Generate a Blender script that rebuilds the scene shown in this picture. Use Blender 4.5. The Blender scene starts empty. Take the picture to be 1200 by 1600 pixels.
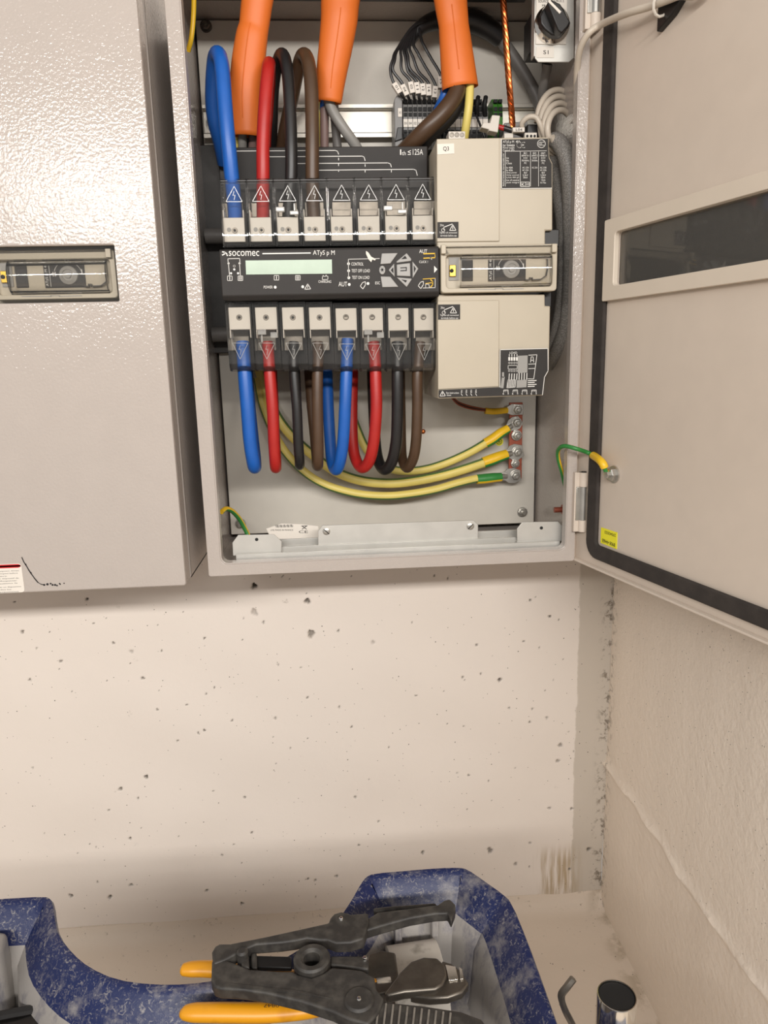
import bpy, bmesh, math, random
import numpy as np
from mathutils import Vector, Matrix
from mathutils.geometry import tessellate_polygon

scene = bpy.context.scene
# ---------------------------------------------------------------- camera
FPX = 1127.0                                   # focal length in pixels of a 1200 x 1600 frame
CAM = Vector((0.0, -0.756, 0.843))
W = ((0.99729474, -0.0380487, 0.0628928),      # world axes against camera right / down / forward
     (-0.06933531, -0.20280578, 0.97676119),
     (-0.02440947, -0.97847949, -0.20489526))
cam_data = bpy.data.cameras.new('camera')
cam_data.sensor_width = 36.0
cam_data.sensor_fit = 'AUTO'
cam_data.lens = FPX / 1600.0 * 36.0
cam_data.clip_start = 0.01
cam = bpy.data.objects.new('camera', cam_data)
scene.collection.objects.link(cam)
M4 = Matrix(((W[0][0], -W[0][1], -W[0][2], CAM.x),
             (W[1][0], -W[1][1], -W[1][2], CAM.y),
             (W[2][0], -W[2][1], -W[2][2], CAM.z),
             (0, 0, 0, 1)))
cam.matrix_world = M4
scene.camera = cam

# ---------------------------------------------------------------- world, lamps, exposure
world = bpy.data.worlds.new('room_light')
scene.world = world
world.use_nodes = True
bg = world.node_tree.nodes['Background']
bg.inputs['Color'].default_value = (1.0, 0.975, 0.955, 1)
bg.inputs['Strength'].default_value = 0.40

def area(name, loc, target, sx, sy, power, col):
    d = bpy.data.lights.new(name, 'AREA')
    d.shape = 'RECTANGLE'; d.size = sx; d.size_y = sy; d.energy = power; d.color = col
    o = bpy.data.objects.new(name, d)
    scene.collection.objects.link(o)
    o.location = loc
    v = Vector(target) - Vector(loc)
    o.rotation_euler = v.to_track_quat('-Z', 'Y').to_euler()
    return o
area('tube_luminaire', (0.18, -1.75, 1.36), (0.2, 0.1, 0.75), 2.4, 0.10, 46.0, (1.0, 0.965, 0.925))

scene.view_settings.view_transform = 'Standard'
scene.view_settings.look = 'None'
scene.view_settings.gamma = 1.0
scene.view_settings.use_curve_mapping = False
scene.view_settings.exposure = 0.0

# ---------------------------------------------------------------- measuring helpers
def ray(px, py):
    a, b = (px - 600) / FPX, (py - 800) / FPX
    return Vector([W[i][0] * a + W[i][1] * b + W[i][2] for i in range(3)])
def P(px, py, Y):
    r = ray(px, py); return CAM + r * ((Y - CAM.y) / r.y)
def Q(px, py, Z):
    r = ray(px, py); return CAM + r * ((Z - CAM.z) / r.z)
def PX(w, Y):                                   # w pixels at depth Y, in metres
    return w * (Y - CAM.y) / FPX * 1.02
def RC(x0, y0, x1, y1, Y):
    xm, ym = (x0 + x1) / 2, (y0 + y1) / 2
    return P(x0, ym, Y).x, P(x1, ym, Y).x, P(xm, y1, Y).z, P(xm, y0, Y).z

# ---------------------------------------------------------------- materials
def lin(c):
    return tuple(((v / 255) / 12.92 if v / 255 <= 0.04045 else ((v / 255 + 0.055) / 1.055) ** 2.4) for v in c)
def newmat(name):
    m = bpy.data.materials.new(name); m.use_nodes = True
    nt = m.node_tree
    for n in list(nt.nodes): nt.nodes.remove(n)
    out = nt.nodes.new('ShaderNodeOutputMaterial')
    return m, nt, out
def nd(nt, t, **kw):
    n = nt.nodes.new('ShaderNode' + t)
    for k, v in kw.items():
        if k in n.inputs: n.inputs[k].default_value = v
        else: setattr(n, k, v)
    return n
def mat(name, rgb, rough=0.5, metal=0.0, var=0.05, vscale=40, bump=0.0, bscale=300, spec=0.5, bdist=0.001, rgb2=None, contrast=None, detail=4, coat=0.0):
    m, nt, out = newmat(name)
    b = nd(nt, 'BsdfPrincipled', Roughness=rough, Metallic=metal)
    b.inputs['Specular IOR Level'].default_value = spec
    if coat: b.inputs['Coat Weight'].default_value = coat
    tc = nd(nt, 'TexCoord')
    no = nd(nt, 'TexNoise', Scale=vscale, Detail=detail)
    nt.links.new(tc.outputs['Object'], no.inputs['Vector'])
    c = lin(rgb)
    a1 = tuple(v * (1 - var) for v in c) if rgb2 is None else c
    a2 = tuple(min(1, v * (1 + var)) for v in c) if rgb2 is None else lin(rgb2)
    ramp = nd(nt, 'ValToRGB')
    lo, hi = contrast or (0.3, 0.7)
    ramp.color_ramp.elements[0].position = lo; ramp.color_ramp.elements[1].position = hi
    ramp.color_ramp.elements[0].color = a1 + (1,); ramp.color_ramp.elements[1].color = a2 + (1,)
    nt.links.new(no.outputs['Fac'], ramp.inputs['Fac'])
    nt.links.new(ramp.outputs['Color'], b.inputs['Base Color'])
    if bump:
        n2 = nd(nt, 'TexNoise', Scale=bscale, Detail=2)
        nt.links.new(tc.outputs['Object'], n2.inputs['Vector'])
        bu = nd(nt, 'Bump', Strength=bump, Distance=bdist)
        nt.links.new(n2.outputs['Fac'], bu.inputs['Height'])
        nt.links.new(bu.outputs['Normal'], b.inputs['Normal'])
    nt.links.new(b.outputs['BSDF'], out.inputs['Surface'])
    return m
def clearmat(name, tint, rough=0.05, milk=0.0, ior=1.45, wav=0.0):
    m, nt, out = newmat(name)
    tr = nd(nt, 'BsdfTransparent', Color=tint + (1,))
    gl = nd(nt, 'BsdfGlossy', Roughness=rough)
    fr = nd(nt, 'Fresnel', IOR=ior)
    mx = nd(nt, 'MixShader')
    nt.links.new(fr.outputs['Fac'], mx.inputs['Fac'])
    nt.links.new(tr.outputs['BSDF'], mx.inputs[1]); nt.links.new(gl.outputs['BSDF'], mx.inputs[2])
    last = mx
    if wav:
        tc = nd(nt, 'TexCoord'); no = nd(nt, 'TexNoise', Scale=120.0, Detail=1)
        nt.links.new(tc.outputs['Object'], no.inputs['Vector'])
        bu = nd(nt, 'Bump', Strength=wav, Distance=0.001)
        nt.links.new(no.outputs['Fac'], bu.inputs['Height'])
        nt.links.new(bu.outputs['Normal'], gl.inputs['Normal'])
    if milk:
        df = nd(nt, 'BsdfDiffuse', Color=(0.8, 0.78, 0.74, 1))
        m2 = nd(nt, 'MixShader', Fac=milk)
        nt.links.new(mx.outputs['Shader'], m2.inputs[1]); nt.links.new(df.outputs['BSDF'], m2.inputs[2])
        last = m2
    nt.links.new(last.outputs['Shader'], out.inputs['Surface'])
    return m

M = {}
M['paint'] = mat('textured_grey_paint', (178, 168, 160), 0.14, var=0.015, bump=0.30, bscale=360, bdist=0.0012, spec=0.5)
M['paint_in'] = mat('grey_paint', (208, 194, 179), 0.42, var=0.02, bump=0.05, bscale=400)
M['plate'] = mat('mounting_plate_grey', (200, 194, 183), 0.45, var=0.03, bump=0.04, bscale=250)
M['gasket'] = mat('black_foam_gasket', (52, 46, 42), 0.85, var=0.25, vscale=60, bump=0.3, bscale=500)
M['zinc'] = mat('zinc_steel', (190, 187, 180), 0.32, metal=0.85, var=0.12, vscale=60, bump=0.05, bscale=200)
M['galv'] = mat('galvanised_sheet', (200, 197, 190), 0.45, metal=0.55, var=0.08, vscale=30)
M['chrome'] = mat('chrome', (225, 222, 216), 0.10, metal=1.0, var=0.03)
M['darksteel'] = mat('dark_steel', (110, 104, 96), 0.38, metal=0.85, var=0.2, vscale=90, bump=0.05)
M['copper'] = mat('copper', (214, 120, 68), 0.28, metal=1.0, var=0.15, vscale=200)
M['copperbar'] = mat('red_copper_bar', (150, 78, 58), 0.45, metal=0.4, var=0.15, vscale=80)
M['brass'] = mat('brass', (205, 165, 70), 0.3, metal=0.9, var=0.1)
M['charcoal'] = mat('charcoal_plastic', (50, 47, 45), 0.55, var=0.05, vscale=80, bump=0.04, bscale=900, spec=0.25)
M['charcoal_back'] = mat('dark_base_plastic', (66, 63, 60), 0.5, var=0.12, vscale=90)
M['black'] = mat('black_plastic', (24, 22, 21), 0.4, var=0.15)
M['blackin'] = mat('black_hollow', (12, 11, 11), 0.7, var=0.1)
M['beige'] = mat('cream_plastic', (183, 172, 152), 0.42, var=0.015, bump=0.02, bscale=900)
M['frame'] = mat('cream_window_frame', (212, 199, 182), 0.45, var=0.015)
M['white'] = mat('white_plastic', (208, 200, 188), 0.45, var=0.02)
M['whiteprint'] = mat('white_print', (225, 222, 216), 0.6, var=0.02)
M['greyprint'] = mat('grey_print', (150, 147, 142), 0.6, var=0.03)
M['blackprint'] = mat('black_print', (30, 28, 27), 0.7, var=0.05)
M['yellowprint'] = mat('yellow_print', (224, 180, 40), 0.6, var=0.05)
M['paper'] = mat('white_label_paper', (222, 214, 203), 0.6, var=0.02)
M['lcd'] = mat('pale_green_lcd', (168, 186, 166), 0.25, var=0.05, vscale=60)
M['button'] = mat('grey_rubber_button', (158, 156, 152), 0.5, var=0.03)
M['tblock'] = mat('grey_terminal_plastic', (128, 126, 124), 0.5, var=0.05)
M['green'] = mat('green_terminal_plastic', (60, 120, 40), 0.5, var=0.1)
M['dinpale'] = mat('din_rail_zinc', (222, 216, 204), 0.35, metal=0.45, var=0.05, vscale=20)
M['blue'] = mat('blue_insulation', (24, 88, 170), 0.38, var=0.06, vscale=60)
M['red'] = mat('red_insulation', (168, 32, 27), 0.4, var=0.06, vscale=60)
M['blackwire'] = mat('black_insulation', (30, 28, 28), 0.38, var=0.15, vscale=60)
M['brown'] = mat('brown_insulation', (76, 55, 38), 0.4, var=0.1, vscale=60)
M['greywire'] = mat('grey_insulation', (140, 137, 132), 0.45, var=0.05)
M['pinkwire'] = mat('dusty_brown_insulation', (128, 104, 98), 0.45, var=0.05)
M['yellowwire'] = mat('yellow_insulation', (222, 202, 110), 0.45, var=0.06, vscale=30)
M['greenwire'] = mat('green_insulation', (92, 118, 66), 0.45, var=0.08, vscale=30)
M['yel2'] = mat('bright_yellow_insulation', (232, 186, 36), 0.4, var=0.05)
M['grn2'] = mat('bright_green_insulation', (52, 128, 60), 0.4, var=0.06)
M['orange'] = mat('orange_sheath', (216, 109, 38), 0.5, var=0.05, vscale=18, bump=0.12, bscale=60)
M['datacable'] = mat('beige_cable', (196, 184, 168), 0.42, var=0.04)
M['greycable'] = mat('dark_grey_cable', (112, 108, 104), 0.5, var=0.06)
M['sticker_y'] = mat('yellow_sticker', (240, 232, 40), 0.5, var=0.03)
M['sticker_r'] = mat('red_sticker', (206, 30, 34), 0.45, var=0.03)
M['clear'] = clearmat('clear_plastic', (0.965, 0.96, 0.95), 0.03, milk=0.012, wav=0.04)
M['clear2'] = clearmat('clear_cover_plastic', (0.975, 0.97, 0.96), 0.04, milk=0.008, wav=0.06)
M['emboss'] = clearmat('embossed_clear_edge', (0.8, 0.8, 0.78), 0.15, milk=0.28)
M['glass'] = clearmat('window_glazing', (0.85, 0.82, 0.76), 0.03, milk=0.06, ior=1.5)
M['toolblack'] = mat('dusty_black_tool_plastic', (46, 43, 40), 0.55, var=0.3, vscale=110, bump=0.12, bscale=260, rgb2=(78, 74, 68), contrast=(0.42, 0.80), detail=9)
M['toolyellow'] = mat('worn_yellow_grip', (214, 146, 22), 0.38, vscale=30, rgb2=(170, 106, 16), contrast=(0.5, 0.72))
M['ribdust'] = mat('dusty_rib', (120, 114, 106), 0.7, var=0.2, vscale=200)
M['dust'] = mat('grubby_white_tape', (206, 199, 188), 0.6, vscale=60, rgb2=(140, 132, 120), contrast=(0.55, 0.75))

def tote_mat(name, lo, hi, zs):
    m, nt, out = newmat(name)
    b = nd(nt, 'BsdfPrincipled', Roughness=0.42)
    tc = nd(nt, 'TexCoord')
    n1 = nd(nt, 'TexNoise', Scale=26.0, Detail=8, Roughness=0.72)
    mp = nd(nt, 'Mapping'); mp.inputs['Scale'].default_value = (1, 1, zs)
    nt.links.new(tc.outputs['Object'], mp.inputs['Vector'])
    nt.links.new(mp.outputs['Vector'], n1.inputs['Vector'])
    r1 = nd(nt, 'ValToRGB'); r1.color_ramp.elements[0].position = lo; r1.color_ramp.elements[1].position = hi
    nt.links.new(n1.outputs['Fac'], r1.inputs['Fac'])
    v = nd(nt, 'TexNoise', Scale=240.0, Detail=5, Roughness=0.75, Distortion=1.2)
    nt.links.new(tc.outputs['Object'], v.inputs['Vector'])
    r2 = nd(nt, 'ValToRGB'); r2.color_ramp.elements[0].position = 0.54; r2.color_ramp.elements[1].position = 0.70
    nt.links.new(v.outputs['Fac'], r2.inputs['Fac'])
    mxf = nd(nt, 'Math', operation='MAXIMUM')
    nt.links.new(r1.outputs['Color'], mxf.inputs[0]); nt.links.new(r2.outputs['Color'], mxf.inputs[1])
    ml = nd(nt, 'Math', operation='MULTIPLY'); ml.inputs[1].default_value = 0.85
    nt.links.new(mxf.outputs[0], ml.inputs[0])
    mc = nd(nt, 'MixRGB'); mc.inputs['Color1'].default_value = lin((22, 34, 78)) + (1,); mc.inputs['Color2'].default_value = lin((166, 160, 152)) + (1,)
    nt.links.new(ml.outputs[0], mc.inputs['Fac'])
    nt.links.new(mc.outputs['Color'], b.inputs['Base Color'])
    bu = nd(nt, 'Bump', Strength=0.25, Distance=0.001)
    nt.links.new(v.outputs['Fac'], bu.inputs['Height']); nt.links.new(bu.outputs['Normal'], b.inputs['Normal'])
    nt.links.new(b.outputs['BSDF'], out.inputs['Surface'])
    return m
M['tote'] = tote_mat('scratched_blue_plastic', 0.52, 0.74, 1)
M['toteliner'] = tote_mat('dust_caked_blue_plastic', 0.26, 0.48, 0.35)

def braid_mat():
    m, nt, out = newmat('grey_braided_sleeve')
    b = nd(nt, 'BsdfPrincipled', Roughness=0.45)
    tc = nd(nt, 'TexCoord')
    ch = nd(nt, 'TexVoronoi', Scale=800.0)
    nt.links.new(tc.outputs['Object'], ch.inputs['Vector'])
    r = nd(nt, 'ValToRGB')
    r.color_ramp.elements[0].color = lin((160, 155, 149)) + (1,); r.color_ramp.elements[1].color = lin((116, 112, 107)) + (1,)
    r.color_ramp.elements[0].position = 0.15; r.color_ramp.elements[1].position = 0.55
    nt.links.new(ch.outputs['Distance'], r.inputs['Fac'])
    nt.links.new(r.outputs['Color'], b.inputs['Base Color'])
    bu = nd(nt, 'Bump', Strength=0.25, Distance=0.0006); bu.invert = True
    nt.links.new(ch.outputs['Distance'], bu.inputs['Height']); nt.links.new(bu.outputs['Normal'], b.inputs['Normal'])
    nt.links.new(b.outputs['BSDF'], out.inputs['Surface'])
    return m
M['braid'] = braid_mat()

def concrete(name, rgb, kind):
    m, nt, out = newmat(name)
    L = nt.links.new
    b = nd(nt, 'BsdfPrincipled', Roughness=0.8)
    b.inputs['Specular IOR Level'].default_value = 0.25
    geo = nd(nt, 'NewGeometry'); pos = geo.outputs['Position']
    n1 = nd(nt, 'TexNoise', Scale=5.0, Detail=6); L(pos, n1.inputs['Vector'])
    base = nd(nt, 'MixRGB'); c = lin(rgb)
    base.inputs['Color1'].default_value = tuple(v * 0.96 for v in c) + (1,)
    base.inputs['Color2'].default_value = tuple(min(1, v * 1.02) for v in c) + (1,)
    L(n1.outputs['Fac'], base.inputs['Fac'])
    col = base.outputs['Color']
    def mixin(col, fac, rgb2):
        x = nd(nt, 'MixRGB'); x.inputs['Color2'].default_value = lin(rgb2) + (1,)
        L(col, x.inputs['Color1']); L(fac, x.inputs['Fac']); return x.outputs['Color']
    def mth(op, a, bb, clamp=False):
        x = nd(nt, 'Math', operation=op); x.use_clamp = clamp
        for i, q in enumerate((a, bb)):
            if q is None: continue
            if isinstance(q, (int, float)): x.inputs[i].default_value = q
            else: L(q, x.inputs[i])
        return x.outputs[0]
    def smooth(val, a, bb):
        x = nd(nt, 'MapRange', interpolation_type='SMOOTHSTEP')
        L(val, x.inputs['Value']); x.inputs['From Min'].default_value = a; x.inputs['From Max'].default_value = bb
        return x.outputs['Result']
    sx = nd(nt, 'SeparateXYZ'); L(pos, sx.inputs[0])
    X, Y, Z = sx.outputs
    nz = nd(nt, 'TexNoise', Scale=90.0, Detail=6, Roughness=0.7); L(pos, nz.inputs['Vector']); nzf = nz.outputs['Fac']
    nz2 = nd(nt, 'TexNoise', Scale=28.0, Detail=5, Roughness=0.6); L(pos, nz2.inputs['Vector']); nz2f = nz2.outputs['Fac']
    if kind == 'back':
        # open door's shadow painted into the colour: greyer, ragged-edged strip beside the room corner
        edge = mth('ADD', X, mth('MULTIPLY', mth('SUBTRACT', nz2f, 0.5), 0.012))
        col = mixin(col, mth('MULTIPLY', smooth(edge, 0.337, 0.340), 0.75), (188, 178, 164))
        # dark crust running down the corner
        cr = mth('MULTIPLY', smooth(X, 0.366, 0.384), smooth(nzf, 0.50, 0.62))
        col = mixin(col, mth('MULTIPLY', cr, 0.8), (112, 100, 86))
        # rust-brown drip stain above the floor
        dx = mth('ABSOLUTE', mth('SUBTRACT', X, 0.318), None); dz = mth('ABSOLUTE', mth('SUBTRACT', Z, 0.055), None)
        mp = nd(nt, 'Mapping'); mp.inputs['Scale'].default_value = (160, 160, 12); L(pos, mp.inputs['Vector'])
        sn = nd(nt, 'TexNoise', Scale=1.0, Detail=4); L(mp.outputs['Vector'], sn.inputs['Vector'])
        st = mth('MULTIPLY', mth('MULTIPLY', smooth(dx, 0.045, 0.012), smooth(dz, 0.062, 0.02)), smooth(sn.outputs['Fac'], 0.38, 0.62))
        col = mixin(col, mth('MULTIPLY', st, 0.75), (164, 140, 100))
        # dirt line where wall meets floor
        dl = mth('MULTIPLY', smooth(mth('ADD', Z, mth('MULTIPLY', nz2f, 0.03)), 0.032, 0.012), smooth(X, 0.27, 0.33))
        col = mixin(col, mth('MULTIPLY', mth('MULTIPLY', dl, smooth(nzf, 0.48, 0.6)), 0.7), (120, 106, 90))
        # scuffs
        sc = mth('MULTIPLY', smooth(nz2f, 0.66, 0.72), smooth(nzf, 0.55, 0.65))
        col = mixin(col, mth('MULTIPLY', sc, 0.35), (140, 128, 114))
        at = nd(nt, 'Attribute', attribute_name='pit')
        col = mixin(col, at.outputs['Fac'], (84, 76, 66))  # dirt tone in the pits, also painting in the shade of the hollows
    if kind in ('back', 'right', 'floor'):
        for sc_, thr, gate in ((75.0, 0.075, 0.66), (160.0, 0.11, 0.80)):
            vo = nd(nt, 'TexVoronoi', Scale=sc_); L(pos, vo.inputs['Vector'])
            sep = nd(nt, 'SeparateColor'); L(vo.outputs['Color'], sep.inputs[0])
            sp = mth('MULTIPLY', smooth(vo.outputs['Distance'], thr, thr * 0.6), mth('GREATER_THAN', sep.outputs[0], gate if kind != 'right' else 0.93))
            col = mixin(col, mth('MULTIPLY', sp, 0.9), (70, 62, 54))
    if kind == 'right':
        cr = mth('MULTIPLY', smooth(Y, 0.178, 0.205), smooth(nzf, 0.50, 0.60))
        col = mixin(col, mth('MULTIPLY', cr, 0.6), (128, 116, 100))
    if kind == 'floor':
        cr = mth('MULTIPLY', smooth(nzf, 0.60, 0.70), smooth(Y, 0.10, 0.2))
        col = mixin(col, mth('MULTIPLY', cr, 0.6), (130, 116, 98))
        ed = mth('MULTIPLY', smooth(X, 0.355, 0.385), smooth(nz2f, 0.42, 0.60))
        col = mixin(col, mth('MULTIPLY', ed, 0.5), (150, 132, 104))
    L(col, b.inputs['Base Color'])
    hb = nd(nt, 'TexNoise', Scale={'back': 60.0, 'right': 110.0, 'floor': 50.0}[kind], Detail=5, Roughness=0.6); L(pos, hb.inputs['Vector'])
    bu = nd(nt, 'Bump', Strength={'back': 0.12, 'right': 0.42, 'floor': 0.15}[kind], Distance=0.004)
    L(hb.outputs['Fac'], bu.inputs['Height']); L(bu.outputs['Normal'], b.inputs['Normal'])
    L(b.outputs['BSDF'], out.inputs['Surface'])
    return m
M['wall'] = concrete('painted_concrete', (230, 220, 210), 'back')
M['wall_r'] = concrete('rough_plaster', (242, 229, 213), 'right')
M['floor'] = concrete('pale_concrete_floor', (222, 208, 192), 'floor')

# ---------------------------------------------------------------- mesh builder
def catmull(pts, sub=8):
    pts = [Vector(p) for p in pts]
    if len(pts) < 3: return pts
    e = [pts[0] * 2 - pts[1]] + pts + [pts[-1] * 2 - pts[-2]]
    out = []
    for i in range(1, len(e) - 2):
        p0, p1, p2, p3 = e[i - 1], e[i], e[i + 1], e[i + 2]
        for k in range(sub):
            t = k / sub
            out.append(0.5 * ((2 * p1) + (p2 - p0) * t + (2 * p0 - 5 * p1 + 4 * p2 - p3) * t * t + (3 * p1 - p0 - 3 * p2 + p3) * t ** 3))
    out.append(pts[-1]); return out
def rrect(x0, x1, z0, z1, r, n=4):
    out = []
    for cx, cz, a0 in ((x1 - r, z1 - r, 0), (x0 + r, z1 - r, 90), (x0 + r, z0 + r, 180), (x1 - r, z0 + r, 270)):
        for k in range(n + 1):
            a = math.radians(a0 + 90 * k / n); out.append((cx + r * math.cos(a), cz + r * math.sin(a)))
    return out

class MB:
    def __init__(s, xf=None): s.v = []; s.f = []; s.m = []; s.xf = xf
    def add(s, vs, fs, mi=0):
        o = len(s.v); s.v += [tuple(v) for v in vs]
        for k, f in enumerate(fs):
            s.f.append(tuple(i + o for i in f)); s.m.append(mi[k] if isinstance(mi, list) else mi)
        return s
    def box(s, x0, x1, y0, y1, z0, z1, mi=0):
        return s.add([(x, y, z) for x in (x0, x1) for y in (y0, y1) for z in (z0, z1)],
                     [(0, 1, 3, 2), (4, 6, 7, 5), (0, 4, 5, 1), (2, 3, 7, 6), (0, 2, 6, 4), (1, 5, 7, 3)], mi)
    def pbox(s, x0, y0, x1, y1, yf, yb, mi=0):
        a, b, c, d = RC(x0, y0, x1, y1, yf); return s.box(a, b, yf, yb, c, d, mi)
    def prism(s, pts, y0, y1, mi=0):             # polygon in x,z pushed along y
        n = len(pts)
        return s.add([(p[0], y0, p[1]) for p in pts] + [(p[0], y1, p[1]) for p in pts],
                     [tuple(range(n)), tuple(range(2 * n - 1, n - 1, -1))] + [(i, i + n, (i + 1) % n + n, (i + 1) % n) for i in range(n)], mi)
    def pprism(s, pix, yf, yb, mi=0):
        w = [P(a, b, yf) for a, b in pix]; return s.prism([(p.x, p.z) for p in w], yf, yb, mi)
    def prismz(s, pts, z0, z1, mi=0):
        n = len(pts)
        return s.add([(p[0], p[1], z0) for p in pts] + [(p[0], p[1], z1) for p in pts],
                     [tuple(range(n)), tuple(range(2 * n - 1, n - 1, -1))] + [(i, i + n, (i + 1) % n + n, (i + 1) % n) for i in range(n)], mi)
    def qprism(s, pix, z0, z1, mi=0):
        w = [Q(a, b, z1) for a, b in pix]; return s.prismz([(p.x, p.y) for p in w], z0, z1, mi)
    def prismx(s, pts, x0, x1, mi=0):            # polygon in y,z pushed along x
        n = len(pts)
        return s.add([(x0, p[0], p[1]) for p in pts] + [(x1, p[0], p[1]) for p in pts],
                     [tuple(range(n)), tuple(range(2 * n - 1, n - 1, -1))] + [(i, i + n, (i + 1) % n + n, (i + 1) % n) for i in range(n)], mi)
    def ring(s, o, i, y0, y1, n=4, mi=0):        # frame between two rounded rectangles (x0,x1,z0,z1,r)
        a, b = rrect(*o, n), rrect(*i, n); k = len(a)
        vs = [(p[0], y0, p[1]) for p in a] + [(p[0], y0, p[1]) for p in b] + [(p[0], y1, p[1]) for p in a] + [(p[0], y1, p[1]) for p in b]
        fs = []
        for q in range(k):
            r = (q + 1) % k
            fs += [(q, r, k + r, k + q), (2 * k + q, 3 * k + q, 3 * k + r, 2 * k + r), (q, 2 * k + q, 2 * k + r, r), (k + q, k + r, 3 * k + r, 3 * k + q)]
        return s.add(vs, fs, mi)
    def tube(s, pts, r, n=10, cap=True, mi=0, flat=1.0, up=None, mifn=None, twist=0.0):
        pts = [Vector(p) for p in pts]; m = len(pts)
        rs = r if isinstance(r, (list, tuple)) else [r] * m
        if len(rs) != m: rs = list(np.interp(np.linspace(0, 1, m), np.linspace(0, 1, len(rs)), rs))
        tan = []
        for i in range(m):
            a = pts[max(0, i - 1)]; b = pts[min(m - 1, i + 1)]; t = (b - a)
            tan.append(t.normalized() if t.length > 1e-9 else Vector((0, 0, 1)))
        ref = Vector(up) if up else Vector((0, -1, 0))
        u = ref - tan[0] * ref.dot(tan[0])
        if u.length < 1e-3: u = Vector((1, 0, 0)) - tan[0] * tan[0].x
        u.normalize(); vs = []
        for i in range(m):
            u = u - tan[i] * u.dot(tan[i]); u.normalize(); w = tan[i].cross(u)
            for k in range(n):
                a = 2 * math.pi * k / n + twist * i
                vs.append(pts[i] + (u * math.cos(a) * flat + w * math.sin(a)) * rs[i])
        fs = []; ms = []
        for i in range(m - 1):
            for k in range(n):
                l = (k + 1) % n
                fs.append((i * n + k, i * n + l, (i + 1) * n + l, (i + 1) * n + k)); ms.append(mifn(k, n) if mifn else mi)
        if cap:
            fs.append(tuple(range(n - 1, -1, -1))); fs.append(tuple(range((m - 1) * n, m * n))); ms += [mi, mi]
        return s.add(vs, fs, ms)
    def cyl(s, p0, p1, r0, r1=None, n=16, mi=0): return s.tube([p0, p1], [r0, r0 if r1 is None else r1], n, mi=mi)
    def lathe(s, c, axis, prof, n=20, mi=0, up=None):   # prof: (radius, height along axis)
        c = Vector(c); t = Vector(axis).normalized()
        u = Vector((0, 0, 1)) if abs(t.z) < 0.9 else Vector((1, 0, 0)); u = (u - t * u.dot(t)).normalized(); w = t.cross(u)
        vs = []; fs = []; m = len(prof)
        for r, h in prof:
            for k in range(n):
                a = 2 * math.pi * (k + 0.5) / n; vs.append(c + t * h + (u * math.cos(a) + w * math.sin(a)) * max(r, 1e-5))
        for i in range(m - 1):
            for k in range(n):
                l = (k + 1) % n; fs.append((i * n + k, i * n + l, (i + 1) * n + l, (i + 1) * n + k))
        fs.append(tuple(range(n - 1, -1, -1))); fs.append(tuple(range((m - 1) * n, m * n)))
        return s.add(vs, fs, mi)
    def text(s, body, fit, rot=0, mi=0, mir=False):
        """fit(u, v) maps the unit box of the lettering to a point in space"""
        cu = bpy.data.curves.new('t', 'FONT'); cu.body = body; cu.resolution_u = 3
        ob = bpy.data.objects.new('t', cu)
        me = bpy.data.meshes.new_from_object(ob)
        vs = [tuple(v.co) for v in me.vertices]; fs = [tuple(p.vertices) for p in me.polygons]
        bpy.data.objects.remove(ob); bpy.data.curves.remove(cu); bpy.data.meshes.remove(me)
        if not vs: return s
        if rot == 90: vs = [(-y, x, 0) for x, y, z in vs]
        if rot == 180: vs = [(-x, -y, 0) for x, y, z in vs]
        xs = [v[0] for v in vs]; ys = [v[1] for v in vs]
        x0, x1, y0, y1 = min(xs), max(xs), min(ys), max(ys)
        return s.add([fit((v[0] - x0) / (x1 - x0), (v[1] - y0) / (y1 - y0)) for v in vs], fs, mi)
    def ptext(s, body, x0, y0, x1, y1, Y, rot=0, mi=0):
        a, b, c, d = P(x0, y1, Y), P(x1, y1, Y), P(x0, y0, Y), P(x1, y0, Y)
        return s.text(body, lambda u, v: (a * (1 - u) + b * u) * (1 - v) + (c * (1 - u) + d * u) * v, rot, mi)
    def pline(s, pix, w, Y, mi=0, th=0.0003, close=False):
        pts = [P(a, b, Y) for a, b in pix]
        if close: pts.append(pts[0])
        h = PX(w, Y) / 2
        for a, b in zip(pts[:-1], pts[1:]):
            d = (b - a).normalized(); nn = Vector((-d.z, 0, d.x)) * h; e = d * h * 0.6
            s.prism([((a - e + nn).x, (a - e + nn).z), ((b + e + nn).x, (b + e + nn).z), ((b + e - nn).x, (b + e - nn).z), ((a - e - nn).x, (a - e - nn).z)], Y, Y + th, mi)
        return s
    def pdisc(s, x, y, r, Y, th=0.0004, n=14, mi=0):
        c = P(x, y, Y); rr = PX(r, Y)
        return s.prism([(c.x + rr * math.cos(2 * math.pi * k / n), c.z + rr * math.sin(2 * math.pi * k / n)) for k in range(n)], Y, Y + th, mi)
    def pring(s, x, y, r, w, Y, th=0.0004, n=18, a0=0, a1=360, mi=0):
        pts = [(x + r * math.cos(math.radians(a0 + (a1 - a0) * k / n)), y - r * math.sin(math.radians(a0 + (a1 - a0) * k / n))) for k in range(n + 1)]
        return s.pline(pts, w, Y, mi, th)
    def build(s, name, m, parent=None, bevel=0.0, seg=2, smooth=True, angle=40, recalc=True, label=None):
        vs = [s.xf(*v) for v in s.v] if s.xf else s.v
        vs = [Vector(v) for v in vs]
        if parent is not None:
            org = Vector(parent['org'])
        else:
            xs = [v.x for v in vs]; ys = [v.y for v in vs]; zs = [v.z for v in vs]
            org = Vector(((min(xs) + max(xs)) / 2, (min(ys) + max(ys)) / 2, min(zs)))
        me = bpy.data.meshes.new(name)
        me.from_pydata([tuple(v - org) for v in vs], [], s.f)
        mats = m if isinstance(m, list) else [m]
        for x in mats: me.materials.append(M[x])
        if len(mats) > 1: me.polygons.foreach_set('material_index', s.m)
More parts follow.
